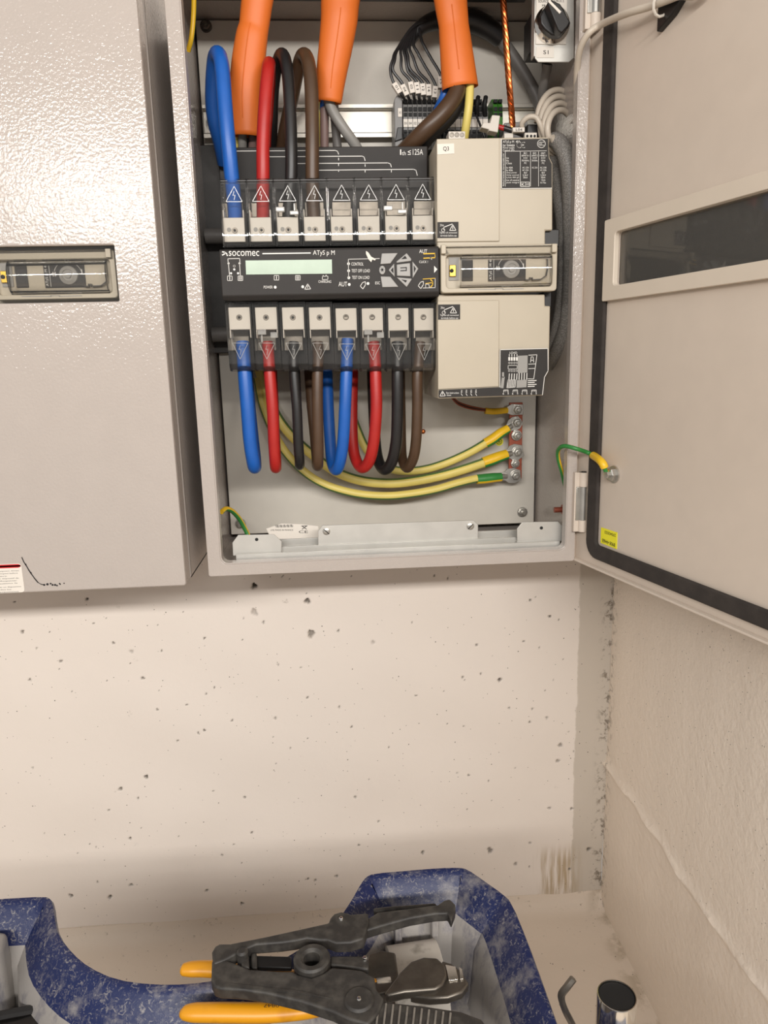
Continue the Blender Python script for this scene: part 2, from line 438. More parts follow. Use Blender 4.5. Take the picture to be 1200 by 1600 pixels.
        if recalc:
            bm = bmesh.new(); bm.from_mesh(me); bmesh.ops.recalc_face_normals(bm, faces=bm.faces); bm.to_mesh(me); bm.free()
        if smooth:
            me.polygons.foreach_set('use_smooth', [True] * len(me.polygons))
            me.set_sharp_from_angle(angle=math.radians(angle))
        o = bpy.data.objects.new(name, me); scene.collection.objects.link(o)
        o['org'] = tuple(org)
        if parent is not None: o.parent = parent
        else: o.location = org
        if bevel:
            bv = o.modifiers.new('edge', 'BEVEL'); bv.width = bevel; bv.segments = seg; bv.limit_method = 'ANGLE'; bv.angle_limit = math.radians(40)
            bv.harden_normals = False
        if label: o['label'] = label
        return o

def thing(name, label, cat, loc, group=None):
    o = bpy.data.objects.new(name, None); scene.collection.objects.link(o)
    o.empty_display_size = 0.02; o.location = loc; o['org'] = tuple(loc)
    o['label'] = label; o['category'] = cat
    if group: o['group'] = group
    return o
def tag(o, label, cat, group=None):
    o['label'] = label; o['category'] = cat
    if group: o['group'] = group
    return o
def struct(o, label=None):
    o['kind'] = 'structure'
    if label: o['label'] = label
    return o
def wirepts(pix, sub=8): return catmull([P(a, b, y) for a, b, y in pix], sub)

# ================================================================ THE ROOM
YW = 0.205                                       # back wall plane
XR = 0.388                                       # right wall plane
def build_back_wall():
    xs = np.unique(np.concatenate([np.linspace(-2.2, -0.46, 20), np.arange(-0.46, XR, 0.0017), [XR]]))
    zs = np.unique(np.concatenate([np.arange(0, 0.66, 0.0017), np.linspace(0.66, 2.3, 16)]))
    X, Z = np.meshgrid(xs, zs)
    D = np.zeros_like(X); pit = np.zeros_like(X)
    rng = np.random.default_rng(4)
    holes = []
    for px, py, r, dep, dark in ((397, 916, 7, 7, 1), (397, 957, 8, 4, .45), (480, 940, 7, 7, .85), (486, 991, 9, 8, .7), (583, 1004, 5, 2, .4), (205, 1018, 5, 1.5, .4),
                           (34, 988, 4, 3, .8), (177, 1005, 3, 3, .9), (94, 1034, 4, 2, .7), (223, 1060, 4, 3, .8), (781, 1063, 5, 4, .9), (228, 1215, 5, 4, .9), (188, 1233, 5, 3, .8),
                           (430, 1123, 4, 2, .6), (278, 1157, 3, 2, .8), (322, 1085, 3, 2, .9), (310, 1145, 3, 2, .9), (660, 1332, 5, 3, .8), (766, 1330, 8, 3, .7), (805, 1350, 5, 2, .6), (526, 1370, 4, 3, .8),
                           (111, 1400, 5, 4, .9), (172, 1401, 5, 4, .9), (205, 1382, 4, 3, .8), (378, 1412, 4, 3, .9), (277, 1465, 4, 3, .9), (323, 1392, 4, 3, .8), (203, 1311, 4, 3, .9), (170, 1266, 3, 2, .9),
                           (393, 1301, 3, 2, .9), (555, 1246, 4, 2, .7), (893, 1263, 4, 3, .8), (890, 1358, 4, 3, .9), (858, 1262, 4, 3, .7), (876, 1165, 6, 2, .6), (872, 1190, 5, 2, .6), (920, 1328, 6, 3, .8), (818, 1002, 3, 2, .9), (454, 1169, 3, 2, .8), (136, 936, 4, 3, .9)):
        p = P(px, py, YW); holes.append((p.x, p.z, PX(r * 0.62, YW), dep * 0.001, dark))
    for _ in range(120):
        x = rng.uniform(-0.45, 0.34); z = rng.uniform(0.01, 0.62); r = 0.0010 + 0.0010 * rng.random() ** 3
        holes.append((x, z, r, r * 0.9, rng.uniform(.6, 1)))
    for x, z, r, dep, dark in holes:
        el = rng.uniform(0.75, 1.25); an = rng.uniform(0, 3.14)
        i0, i1 = np.searchsorted(xs, [x - 2.2 * r, x + 2.2 * r]); j0, j1 = np.searchsorted(zs, [z - 2.2 * r, z + 2.2 * r])
        if i1 <= i0 or j1 <= j0: continue
        dx = X[j0:j1, i0:i1] - x; dz = Z[j0:j1, i0:i1] - z
        a = dx * math.cos(an) + dz * math.sin(an); b = -dx * math.sin(an) + dz * math.cos(an)
        ang = np.arctan2(b, a)
        rad = np.sqrt((a * el) ** 2 + (b / el) ** 2) / (r * (1 + 0.18 * np.sin(3 * ang + x * 900) + 0.1 * np.sin(7 * ang + z * 700)))
        w = np.clip((1.15 - rad) / 0.4, 0, 1); w = w * w * (3 - 2 * w)
        D[j0:j1, i0:i1] = np.maximum(D[j0:j1, i0:i1], w * dep); pit[j0:j1, i0:i1] = np.maximum(pit[j0:j1, i0:i1], w * dark)
    D += 0.0008 * (np.sin(X * 31 + 2 * np.sin(Z * 17)) + np.sin(Z * 41 + X * 13))
    nz, nx = X.shape
    V = np.stack([X, YW + D, Z], -1).reshape(-1, 3)
    idx = np.arange(nz * nx).reshape(nz, nx)
    F = np.stack([idx[:-1, :-1], idx[:-1, 1:], idx[1:, 1:], idx[1:, :-1]], -1).reshape(-1, 4)
    me = bpy.data.meshes.new('wall_back')
    me.vertices.add(len(V)); me.vertices.foreach_set('co', V.astype(np.float32).ravel())
    me.loops.add(F.size); me.loops.foreach_set('vertex_index', F.astype(np.int32).ravel())
    me.polygons.add(len(F)); me.polygons.foreach_set('loop_start', np.arange(0, F.size, 4, dtype=np.int32))
    me.polygons.foreach_set('use_smooth', np.ones(len(F), bool))
    me.update(calc_edges=True)
    at = me.attributes.new('pit', 'FLOAT', 'POINT'); at.data.foreach_set('value', pit.astype(np.float32).ravel())
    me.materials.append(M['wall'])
    o = bpy.data.objects.new('wall_back', me); scene.collection.objects.link(o)
    return struct(o, 'cream painted concrete wall with small dark air holes')
build_back_wall()

def build_right_wall():
    prof = [(0, 0.0), (0, 0.232), (-0.0006, 0.2365), (-0.0034, 0.2395), (-0.0044, 0.2425), (-0.0030, 0.246), (-0.0012, 0.250), (-0.0008, 0.262), (-0.001, 0.9), (-0.001, 2.3)]
    ys = np.concatenate([np.linspace(YW, -0.56, 140), [-0.57, -0.58]])
    vs = []; fs = []; n = len(prof); rng = random.Random(3)
    for y in ys:
        wob = 0.0022 * math.sin(y * 23) + 0.0014 * math.sin(y * 61 + 1) + rng.uniform(-0.0006, 0.0006)
        for k, (dx, z) in enumerate(prof):
            zz = z + (wob if 0 < k < 8 else 0); vs.append((XR + dx * (1 + 0.35 * math.sin(y * 80 + k)), y, zz))
    for i in range(len(ys) - 1):
        for k in range(n - 1): fs.append((i * n + k, i * n + k + 1, (i + 1) * n + k + 1, (i + 1) * n + k))
    fs.append(tuple(range((len(ys) - 1) * n, len(ys) * n)) + (len(vs) + 1, len(vs))); vs += [(XR + 0.2, ys[-1], 0.0), (XR + 0.2, ys[-1], 2.3)]; fs.append((len(vs) - 2, len(vs) - 1, len(vs) + 1, len(vs))); vs += [(XR + 0.2, YW, 0.0), (XR + 0.2, YW, 2.3)]
    mb = MB(); mb.add(vs, fs); o = mb.build('wall_right', 'wall_r', recalc=False, angle=60)
    return struct(o, 'rough plastered side wall with a raised horizontal seam')
build_right_wall()
mb = MB(); mb.prismx([(-2.2, -0.05), (-2.2, 0.0), (YW - 0.030, 0.0), (YW - 0.018, 0.0015), (YW - 0.009, 0.006), (YW - 0.003, 0.0135), (YW - 0.0012, 0.024), (YW + 0.02, 0.024), (YW + 0.02, -0.05)], -2.2, 1.2)
struct(mb.build('floor', 'floor', angle=50), 'pale stained concrete floor')

# ================================================================ CABINETS
ZB, ZT = 0.621, 1.221
CX0, CX1 = -0.1415, 0.2585
LX0, LX1 = -0.560, -0.160
def cabinet_shell(mb, x0, x1, t=0.0016):
    mb.box(x0, x0 + t, 0.0, 0.2, ZB, ZT); mb.box(x1 - t, x1, 0.0, 0.2, ZB, ZT)
    mb.box(x0, x1, 0.0, 0.2, ZB, ZB + t); mb.box(x0, x1, 0.0, 0.2, ZT - t, ZT)
    mb.box(x0, x1, 0.2 - t, 0.2, ZB, ZT)
    mb.ring((x0, x1, ZB, ZT, 0.002), (x0 + 0.0135, x1 - 0.0095, ZB + 0.0125, ZT - 0.0125, 0.008), -0.0005, 0.0015)

# ---- closed cabinet on the left
lc = thing('closed_cabinet', 'closed light grey steel cabinet with a clear window strip and a red-topped warning sticker', 'cabinet', (-0.36, 0.1, ZB))
mb = MB(); cabinet_shell(mb, LX0, LX1); mb.build('body', 'paint', lc)
mb = MB(); mb.box(LX0 + 0.03, LX1 - 0.03, 0.2, YW - 0.0005, ZB + 0.05, ZT - 0.05); mb.build('wall_spacer', 'zinc', lc)
WX0, WX1, WZ0, WZ1 = -0.42, -0.1995, 0.9045, 0.9555
mb = MB()
mb.ring((LX0, LX1, ZB, ZT, 0.0025), (WX0, WX1, WZ0, WZ1, 0.002), -0.030, -0.0275)
mb.ring((LX0, LX1, ZB, ZT, 0.0025), (LX0 + 0.0025, LX1 - 0.0025, ZB + 0.0025, ZT - 0.0025, 0.0015), -0.0275, -0.006)
ldoor = mb.build('door', 'paint', lc, bevel=0.0012, seg=2)
mb = MB(); mb.ring((LX0 + 0.004, LX1 - 0.004, ZB + 0.004, ZT - 0.004, 0.004), (LX0 + 0.016, LX1 - 0.016, ZB + 0.016, ZT - 0.016, 0.003), -0.0275, 0.0)
mb.build('door_gasket', 'gasket', ldoor)
mb = MB(); mb.ring((WX0 - 0.006, WX1 + 0.006, WZ0 - 0.006, WZ1 + 0.006, 0.003), (WX0, WX1, WZ0, WZ1, 0.002), -0.0275, -0.0255); mb.build('window_frame', 'frame', ldoor)
mb = MB(); mb.box(WX0 - 0.004, WX1 + 0.004, -0.0253, -0.0243, WZ0 - 0.004, WZ1 + 0.004); mb.build('window_pane', 'clear2', ldoor)
# warning sticker
mb = MB(); sx1 = P(36, 905, -0.0305).x; sz1 = P(20, 881, -0.0305).z; sz0 = P(20, 926, -0.0305).z
mb.prism(rrect(sx1 - 0.075, sx1, sz0, sz1, 0.003), -0.0304, -0.0300); stk = mb.build('warning_sticker', 'paper', ldoor, smooth=False, label='white warning sticker with a red top band')
zr = sz1 - 0.0042
mb = MB(); a = rrect(sx1 - 0.0745, sx1 - 0.0006, zr, sz1 - 0.0005, 0.0027); mb.prism(a, -0.0306, -0.0304); mb.build('red_band', 'sticker_r', stk, smooth=False)
mb = MB()
for k, (l, e) in enumerate((("Disconnect all supplies before working on equipment. Always", 0), ("isolate the supply of cabling repairs, and inspect before", -.0015), ("use. Failure may cause serious injury.", -.012), ("Coupez l'alimentation du produit et dispositif de", -.001), ("ventilation avant tout couple. Respecter", -.003), ("les consignes. Si vos precautions la", -.003), ("Antes de abrir el equipo asegure retirar un dispositivo", 0), ("de corriente antes de operar todos los", -.010), ("trabajos y toma de estas precauciones", -.003))):
    z1 = zr - 0.0026 - k * 0.0026 - (0.0012 if k > 5 else 0); x1 = sx1 - 0.003 + e; x0 = sx1 - 0.072
    mb.text(l, lambda u, v, z1=z1, x0=x0, x1=x1: Vector((x0 + (x1 - x0) * u, -0.03048, z1 - 0.0014 + 0.0016 * v)))
mb.build('sticker_lettering', 'blackprint', stk, smooth=False)
# scuff mark on the door
mb = MB(); rng = random.Random(5)
trail = [(34, 871), (37, 878), (41, 884), (45, 891), (49, 897), (54, 904), (59, 910), (64, 913), (69, 914)]
for a, b in zip(trail[:-1], trail[1:]): mb.pline([a, b], rng.uniform(0.8, 1.6), -0.0304, th=0.0004)
for x, y, r in ((69, 914, 1.6), (74, 913, 1.9), (79, 912, 1.4), (82, 914, 1.6), (86, 914, 1.7), (89, 915, 1.3), (93, 912, 1.1), (94, 913, 1.0), (100, 911.5, 1.0), (48, 895, 1.3), (40, 882, 1.2)): mb.pdisc(x, y, r, -0.0304, n=7)
mb.build('scuff_mark', 'blackprint', ldoor, smooth=False)

# ---- open cabinet
oc = thing('open_cabinet', 'open light grey steel cabinet full of cables, its door swung out to the right', 'cabinet', (0.0585, 0.1, ZB))
mb = MB(); cabinet_shell(mb, CX0, CX1)
mb.ring((CX0 + 0.0135, CX1 - 0.0095, ZB + 0.0125, ZT - 0.0125, 0.008), (CX0 + 0.0150, CX1 - 0.0108, ZB + 0.0140, ZT - 0.0140, 0.007), -0.0005, 0.012)
mb.build('body', 'paint', oc, bevel=0.0005)
mb = MB(); mb.box(CX0 + 0.03, CX1 - 0.03, 0.2, YW - 0.0005, ZB + 0.05, ZT - 0.05); mb.build('wall_spacer', 'zinc', oc)
mb = MB(); mb.box(CX0 + 0.004, CX1 - 0.004, 0.150, 0.153, ZB + 0.010, ZT - 0.003); mb.build('mounting_plate', 'plate', oc, bevel=0.0008)
mb = MB(); mb.box(-0.128, P(816, 2, 0.11).x, 0.02, 0.100, ZT - 0.006, ZT - 0.0016); mb.build('gland_plate', 'black', oc, bevel=0.001)
def hexnut(c, r, parent, name='nut', washer=True, stud=True, mt='zinc', axis=(0, -1, 0)):
    mb = MB(); c = Vector(c); ax = Vector(axis)
    if washer: mb.lathe(c, ax, [(r * 1.25, 0), (r * 1.25, r * 0.2), (r * 0.5, r * 0.22)], 20)
    mb.lathe(c + ax * r * 0.2, ax, [(r * 0.97, 0), (r, r * 0.1), (r, r * 0.65), (r * 0.8, r * 0.8), (r * 0.55, r * 0.82)], 6)
    if stud: mb.lathe(c + ax * r * 0.2, ax, [(r * 0.48, r * 0.5), (r * 0.48, r * 1.3), (r * 0.36, r * 1.5), (0.0001, r * 1.5)], 14)
    return mb.build(name, mt, parent, angle=30)
for px, py in ((322, 41), (376, 818), (816, 800)): hexnut(P(px, py, 0.149), 0.0052, oc, mt='zinc' if py > 100 else 'darksteel')
mb = MB(); c = P(661, 674, 0.150); mb.lathe(c, (0, -1, 0), [(0.0030, 0), (0.0028, 0.002), (0.0015, 0.003), (0.0001, 0.003)], 14); mb.build('copper_rivet', 'copper', oc)
mb = MB(); c = P(884, 796, 0.035); mb.cyl((CX1 - 0.002, c.y, c.z), (CX1 - 0.013, c.y, c.z), 0.0032, n=12); mb.cyl((CX1 - 0.0018, c.y, c.z), (CX1 - 0.004, c.y, c.z), 0.006, n=6); mb.build('earth_stud', 'copperbar', oc)
# bottom rails and brackets
fz = ZB + 0.0016
mb = MB()
for k, (y0, y1, h) in enumerate(((0.0155, 0.0175, 0.0175), (0.0175, 0.026, 0.0145), (0.026, 0.028, 0.0215), (0.0295, 0.042, 0.017), (0.042, 0.044, 0.026), (0.044, 0.09, 0.015))):
    mb.box(P(370, 875, 0.02).x, P(873, 850, 0.02).x, y0, y1, fz, fz + h)
mb.build('bottom_rail', 'galv', oc, bevel=0.0004)
def bracket(pix, yf, hole, name):
    mb = MB(); mb.pprism(pix, yf, yf + 0.0015)
    w = [P(a, b, yf) for a, b in pix]; zl = min(p.z for p in w); x0 = min(p.x for p in w); x1 = max(p.x for p in w)
    mb.box(x0, x1, yf, yf + 0.02, zl - 0.001, zl + 0.0008)
    b = mb.build(name, 'galv', oc, bevel=0.0004)
    mb = MB(); mb.pdisc(hole[0], hole[1], 2.6, yf - 0.0003); mb.build('bracket_hole', 'blackin', b, smooth=False)
bracket([(363, 848), (372, 836), (428, 835), (440, 846), (440, 864), (364, 867)], 0.020, (401, 843), 'bracket')
bracket([(808, 826), (816, 816), (872, 815), (881, 824), (881, 844), (808, 846)], 0.020, (846, 825), 'bracket')
mb = MB(); mb.pprism([(497, 830), (504, 821), (740, 813), (747, 820), (747, 843), (497, 852)], 0.028, 0.0295); pl = mb.build('cover_strip', 'galv', oc, bevel=0.0004)
for px, py in ((510, 830), (735, 822)):
    c = P(px, py, 0.028); mb = MB(); mb.lathe(c, (0, -1, 0), [(0.0042, 0), (0.0040, 0.0012), (0.003, 0.0018), (0.0001, 0.0018)], 18); mb.build('screw', 'zinc', pl)
    mb = MB(); d = Vector((0.0028, 0, -0.0028)) if px < 600 else Vector((0.0028, 0, 0.0028))
    mb.cyl(c + Vector((0, -0.0019, 0)) - d, c + Vector((0, -0.0019, 0)) + d, 0.0005, n=6); mb.build('screw_slot', 'blackin', pl)

# ---- the open door, hinged on the right and swung about 105 degrees
DH = Vector((0.2621, 0.0107)); TH = math.radians(14.9)
DD = Vector((math.sin(TH), -math.cos(TH))); DN = Vector((math.cos(TH), math.sin(TH)))
def DX(u, o, z): q = DH + DD * u + DN * o; return (q.x, q.y, z)
def DP(px, py, off=0.0):
    r = ray(px, py); r2 = Vector((r.x, r.y)); c2 = Vector((CAM.x, CAM.y)) - DH
    t = (off - c2.dot(DN)) / r2.dot(DN); p = CAM + r * t
    return (Vector((p.x, p.y)) - DH).dot(DD), p.z
def dm(): return MB(DX)
GU0, GU1, GZ0, GZ1 = 0.06, 0.338, 0.9085, 0.9575
mb = dm()
mb.ring((0.0, 0.398, ZB, ZT, 0.002), (GU0, GU1, GZ0, GZ1, 0.004), 0.0, 0.003)
mb.ring((0.0, 0.398, ZB, ZT, 0.002), (0.0022, 0.3958, ZB + 0.0022, ZT - 0.0022, 0.001), -0.006, 0.0)
mb.ring((0.0, 0.398, ZB, ZT, 0.002), (0.0025, 0.3955, ZB + 0.0025, ZT - 0.0025, 0.001), 0.003, 0.016)
odoor = mb.build('door', 'paint_in', oc, bevel=0.0006)
mb = dm(); mb.ring((0.0268, 0.380, ZB + 0.0105, ZT - 0.0105, 0.018), (0.0448, 0.362, ZB + 0.0265, ZT - 0.0265, 0.004), -0.0045, 0.0, n=6); mb.build('door_gasket', 'gasket', odoor, bevel=0.002)
mb = dm(); mb.ring((0.0432, 0.355, 0.8952, 0.9705, 0.0015), (GU0, GU1, GZ0, GZ1, 0.004), -0.0062, -0.0005); mb.build('window_frame', 'frame', odoor, bevel=0.0006)
mb = dm(); mb.box(GU0 - 0.004, GU1 + 0.004, 0.0004, 0.0022, GZ0 - 0.004, GZ1 + 0.004); mb.build('window_pane', 'glass', odoor, smooth=False)
# yellow date sticker
mb = dm(); q = [DP(940, 824), DP(965, 832), DP(964, 858), DP(939, 848)]; mb.prism(q, -0.0006, -0.0001); ys_ = mb.build('date_sticker', 'sticker_y', odoor, smooth=False, label='small bright yellow date sticker')
mb = dm()
def quadfit(a, b, c, d, off): return lambda u, v: ((a[0] * (1 - u) + b[0] * u) * (1 - v) + (c[0] * (1 - u) + d[0] * u) * v, off, (a[1] * (1 - u) + b[1] * u) * (1 - v) + (c[1] * (1 - u) + d[1] * u) * v)
mb.text('27042023', quadfit(DP(946, 833.5), DP(963, 839), DP(946, 829), DP(963, 834.5), -0.0009), rot=180)
mb.text('8908 44468', quadfit(DP(942, 847), DP(962, 854.5), DP(942, 841), DP(962, 849), -0.0009), rot=180)
mb.build('sticker_lettering', 'blackprint', ys_, smooth=False)
u, z = DP(960, 741)
mb = dm(); mb.lathe((u, -0.0002, z), (0, -1, 0), [(0.0088, 0), (0.0088, 0.0014), (0.007, 0.0016)], 22); mb.lathe((u, -0.0016, z), (0, -1, 0), [(0.0068, 0), (0.0068, 0.0042), (0.0058, 0.0052), (0.0035, 0.0052), (0.0035, 0.009), (0.0001, 0.0095)], 6); mb.build('earth_bolt', 'zinc', odoor, angle=30)
u, z = DP(1052, 8)
mb = dm(); mb.prism([(u - 0.012, z + 0.012), (u + 0.016, z + 0.022), (u + 0.016, z - 0.003), (u + 0.006, z - 0.010), (u - 0.012, z - 0.016)], -0.006, -0.0001); mb.build('cable_tie_mount', 'black', odoor, bevel=0.0008)
# hinges
def hinge(yt, y1, y2, yb, xc):
    c = P(xc, (yt + yb) / 2, -0.006); cx, cy = c.x, c.y
    zt, z1, z2, zb = (P(xc, y, -0.006).z for y in (yt, y1, y2, yb))
    mb = MB(); mb.cyl((cx, cy, z1), (cx, cy, zt), 0.0054); mb.cyl((cx, cy, zb), (cx, cy, z2), 0.0054)
    mb.box(cx - 0.010, cx, cy - 0.001, cy + 0.006, zb, zt)
    h = mb.build('hinge', 'paint_in', oc, bevel=0.0004)
    mb = MB(); mb.cyl((cx, cy, z2), (cx, cy, z1), 0.0050); mb.box(cx - 0.0085, cx - 0.002, cy - 0.0025, cy + 0.003, z2, z1); mb.build('hinge_barrel', 'zinc', h, bevel=0.0004)
    mb = MB(); mb.cyl((cx, cy, zt - 0.001), (cx, cy, zt + 0.001), 0.0028, n=10); mb.build('hinge_pin', 'black', h)
hinge(738, 760, 812, 830, 911)
hinge(-54, -32, 22, 46, 931)

# ================================================================ TRANSFER SWITCH (open cabinet)
ts = thing('transfer_switch', 'cream and charcoal changeover switch with keypad and display inside the open cabinet', 'switch', (0.06, 0.08, P(600, 622, 0).z))
def nose(parent, off):
    """cream front frame with flip-up clear cover over the manual dial"""
    xf = lambda x, y, z: (x + off.x, y + off.y, z + off.z)
    def mk(): return MB(xf)
    a, b, c, d = RC(689, 382, 870.5, 456, -0.010); o0, o1, p0, p1 = RC(697, 397, 863, 449, -0.010)
    mb = mk(); mb.ring((a, b, c, d, 0.003), (o0, o1, p0, p1, 0.004), -0.010, 0.004); fr = mb.build('cover_frame', 'beige', parent, bevel=0.0008)
    mb = mk(); mb.box(o0 - .001, o1 + .001, -0.004, 0.004, p0 - .001, p1 + .001); mb.build('dial_recess', 'beige', fr)
    mb = mk(); mb.pbox(701.5, 402, 717.5, 438, -0.0052, -0.004); mb.build('lock_window', 'greyprint', fr, smooth=False)
    mb = mk(); mb.pbox(702.5, 414, 712.5, 432, -0.0075, -0.0052); lk = mb.build('lock_tab', 'brass', fr, bevel=0.0005)
    mb = mk(); mb.pdisc(706, 423, 3, -0.0080); mb.build('tab_hole', 'blackin', lk, smooth=False)
    mb = mk(); mb.pbox(722, 398, 739, 439, -0.0056, -0.004); mb.build('lock_slide', 'charcoal', fr, bevel=0.0004)
    mb = mk(); mb.pbox(763, 395.5, 821.5, 439, -0.0052, -0.004); dp = mb.build('dial_plate', 'charcoal', fr, smooth=False)
    mb = mk(); mb.ptext('ATyS p M 40A', 764.5, 399, 769.5, 437, -0.0055, rot=90)
    mb.pline([(771.5, 396.5), (771.5, 438)], .5, -0.0055)
    mb.pring(798, 399, 2.4, 1.0, -0.0055); mb.pring(798, 420, 20, .9, -0.0055, a0=100, a1=162); mb.pring(798, 420, 20, .9, -0.0055, a0=18, a1=80)
    mb.pline([(776.5, 416), (776.5, 422)], 1.1, -0.0055); mb.pline([(779.5, 416), (779.5, 422)], 1.1, -0.0055); mb.pline([(818, 412), (818, 419)], 1.2, -0.0055)
    mb.build('dial_lettering', 'whiteprint', dp, smooth=False)
    c0 = P(798.5, 421, -0.0052)
    mb = mk(); mb.lathe(c0, (0, -1, 0), [(PX(13, 0), 0), (PX(12.4, 0), 0.002), (PX(8, 0), 0.0032), (PX(7.5, 0), 0.0022), (PX(4.5, 0), 0.002), (PX(4, 0), 0.0035), (0.0001, 0.0035)], 28); mb.build('dial_knob', 'greyprint', dp)
    # clear flip cover: a shallow curved shell
    x0, x1, z0, z1 = RC(719, 397, 861, 448, -0.013)
    outer = []; inner = []
    for k in range(11):
        t = k / 10; s = 4 * t * (1 - t); z = z0 + (z1 - z0) * t
        outer.append((-0.0105 - 0.0078 * s ** 0.6, z)); inner.append((-0.0095 - 0.0072 * s ** 0.6, z0 + 0.001 + (z1 - z0 - 0.002) * t))
    mb = mk(); mb.prismx(outer + inner[::-1], x0, x1)
    mb.prismx(outer, x1 - 0.001, x1); mb.prismx(outer, x0, x0 + 0.001)
    fc = mb.build('flip_cover', 'clear2', parent, angle=30, label='clear flip-up cover over the dial')
    mb = mk(); mb.pbox(694, 384, 867, 396, -0.0145, -0.010); mb.build('cover_hinge_bar', 'clear2', fc, bevel=0.0008)
    mb = mk(); mb.pline([(822, 437), (828, 437), (828, 434), (832, 434), (832, 437), (846, 436), (854, 430), (856, 420), (856, 398)], 1.3, -0.0088, th=0.003); mb.build('cover_gasket', 'charcoal_back', fc, smooth=False)
    mb = mk()
    for x0_, y0_, x1_, y1_ in ((689.5, 382, 697, 396.5), (863, 380.5, 871, 394)): mb.pbox(x0_, y0_, x1_, y1_, -0.0150, -0.010)
    mb.build('hinge_lug', 'beige', fr, bevel=0.0006)
    mb = mk(); mb.pline([(732, 452), (774, 452), (774, 451), (786, 451), (786, 452), (818, 451)], 1.0, -0.0104); mb.build('latch_slot', 'greyprint', fr, smooth=False)
    return fr
# rear base plate and actuator shafts
mb = MB(); mb.pbox(322, 226, 352, 552, 0.138, 0.1495); mb.box(P(352, 400, .13).x, P(850, 400, .13).x, 0.125, 0.1495, P(600, 560, .13).z, P(600, 250, .13).z)
mb.build('base_plate', 'charcoal_back', ts, bevel=0.001)
for yy in (368.5, 522):
    c = P(345, yy, 0.115); mb = MB(); mb.cyl((CX0 + 0.004, c.y, c.z), (P(420, yy, .115).x, c.y, c.z), PX(11, .115)); mb.build('side_shaft', 'greycable', ts)
# charcoal housings behind the terminal rows
mb = MB(); mb.pprism([(366, 230), (668, 228), (668, 390), (352, 390), (352, 300), (366, 300)], 0.050, 0.125); uh = mb.build('upper_housing', 'charcoal', ts, bevel=0.001)
mb = MB()
Yh = 0.0496
for pts, dash in (([(367, 236), (524, 235), (527.5, 236.5), (529, 241)], (529, 247, 274)), ([(419, 245), (566, 244), (569, 245.5), (570.5, 251)], (570.5, 257, 274)), ([(462, 255.5), (606, 254.5), (610, 256), (611.5, 261)], (611.5, 266, 274)), ([(493, 266), (646, 264.5), (650, 266), (652, 274)], None)):
    mb.pline(pts, 1.0, Yh)
    if dash:
        y = dash[1]
        while y < dash[2]: mb.pline([(dash[0], y), (dash[0], y + 3)], 1.0, Yh); y += 9
mb.ptext('I', 625, 233.5, 627, 242, Yh); mb.ptext('th', 628, 236, 634, 242.5, Yh); mb.ptext('\u2264', 637, 234.5, 642, 242, Yh); mb.ptext('125A', 645, 233, 661, 242, Yh)
mb.build('housing_lettering', 'whiteprint', uh, smooth=False)
mb = MB(); mb.pprism([(355, 468), (683, 466), (683, 575), (362, 580)], 0.052, 0.125); mb.build('lower_housing', 'charcoal', ts, bevel=0.001)

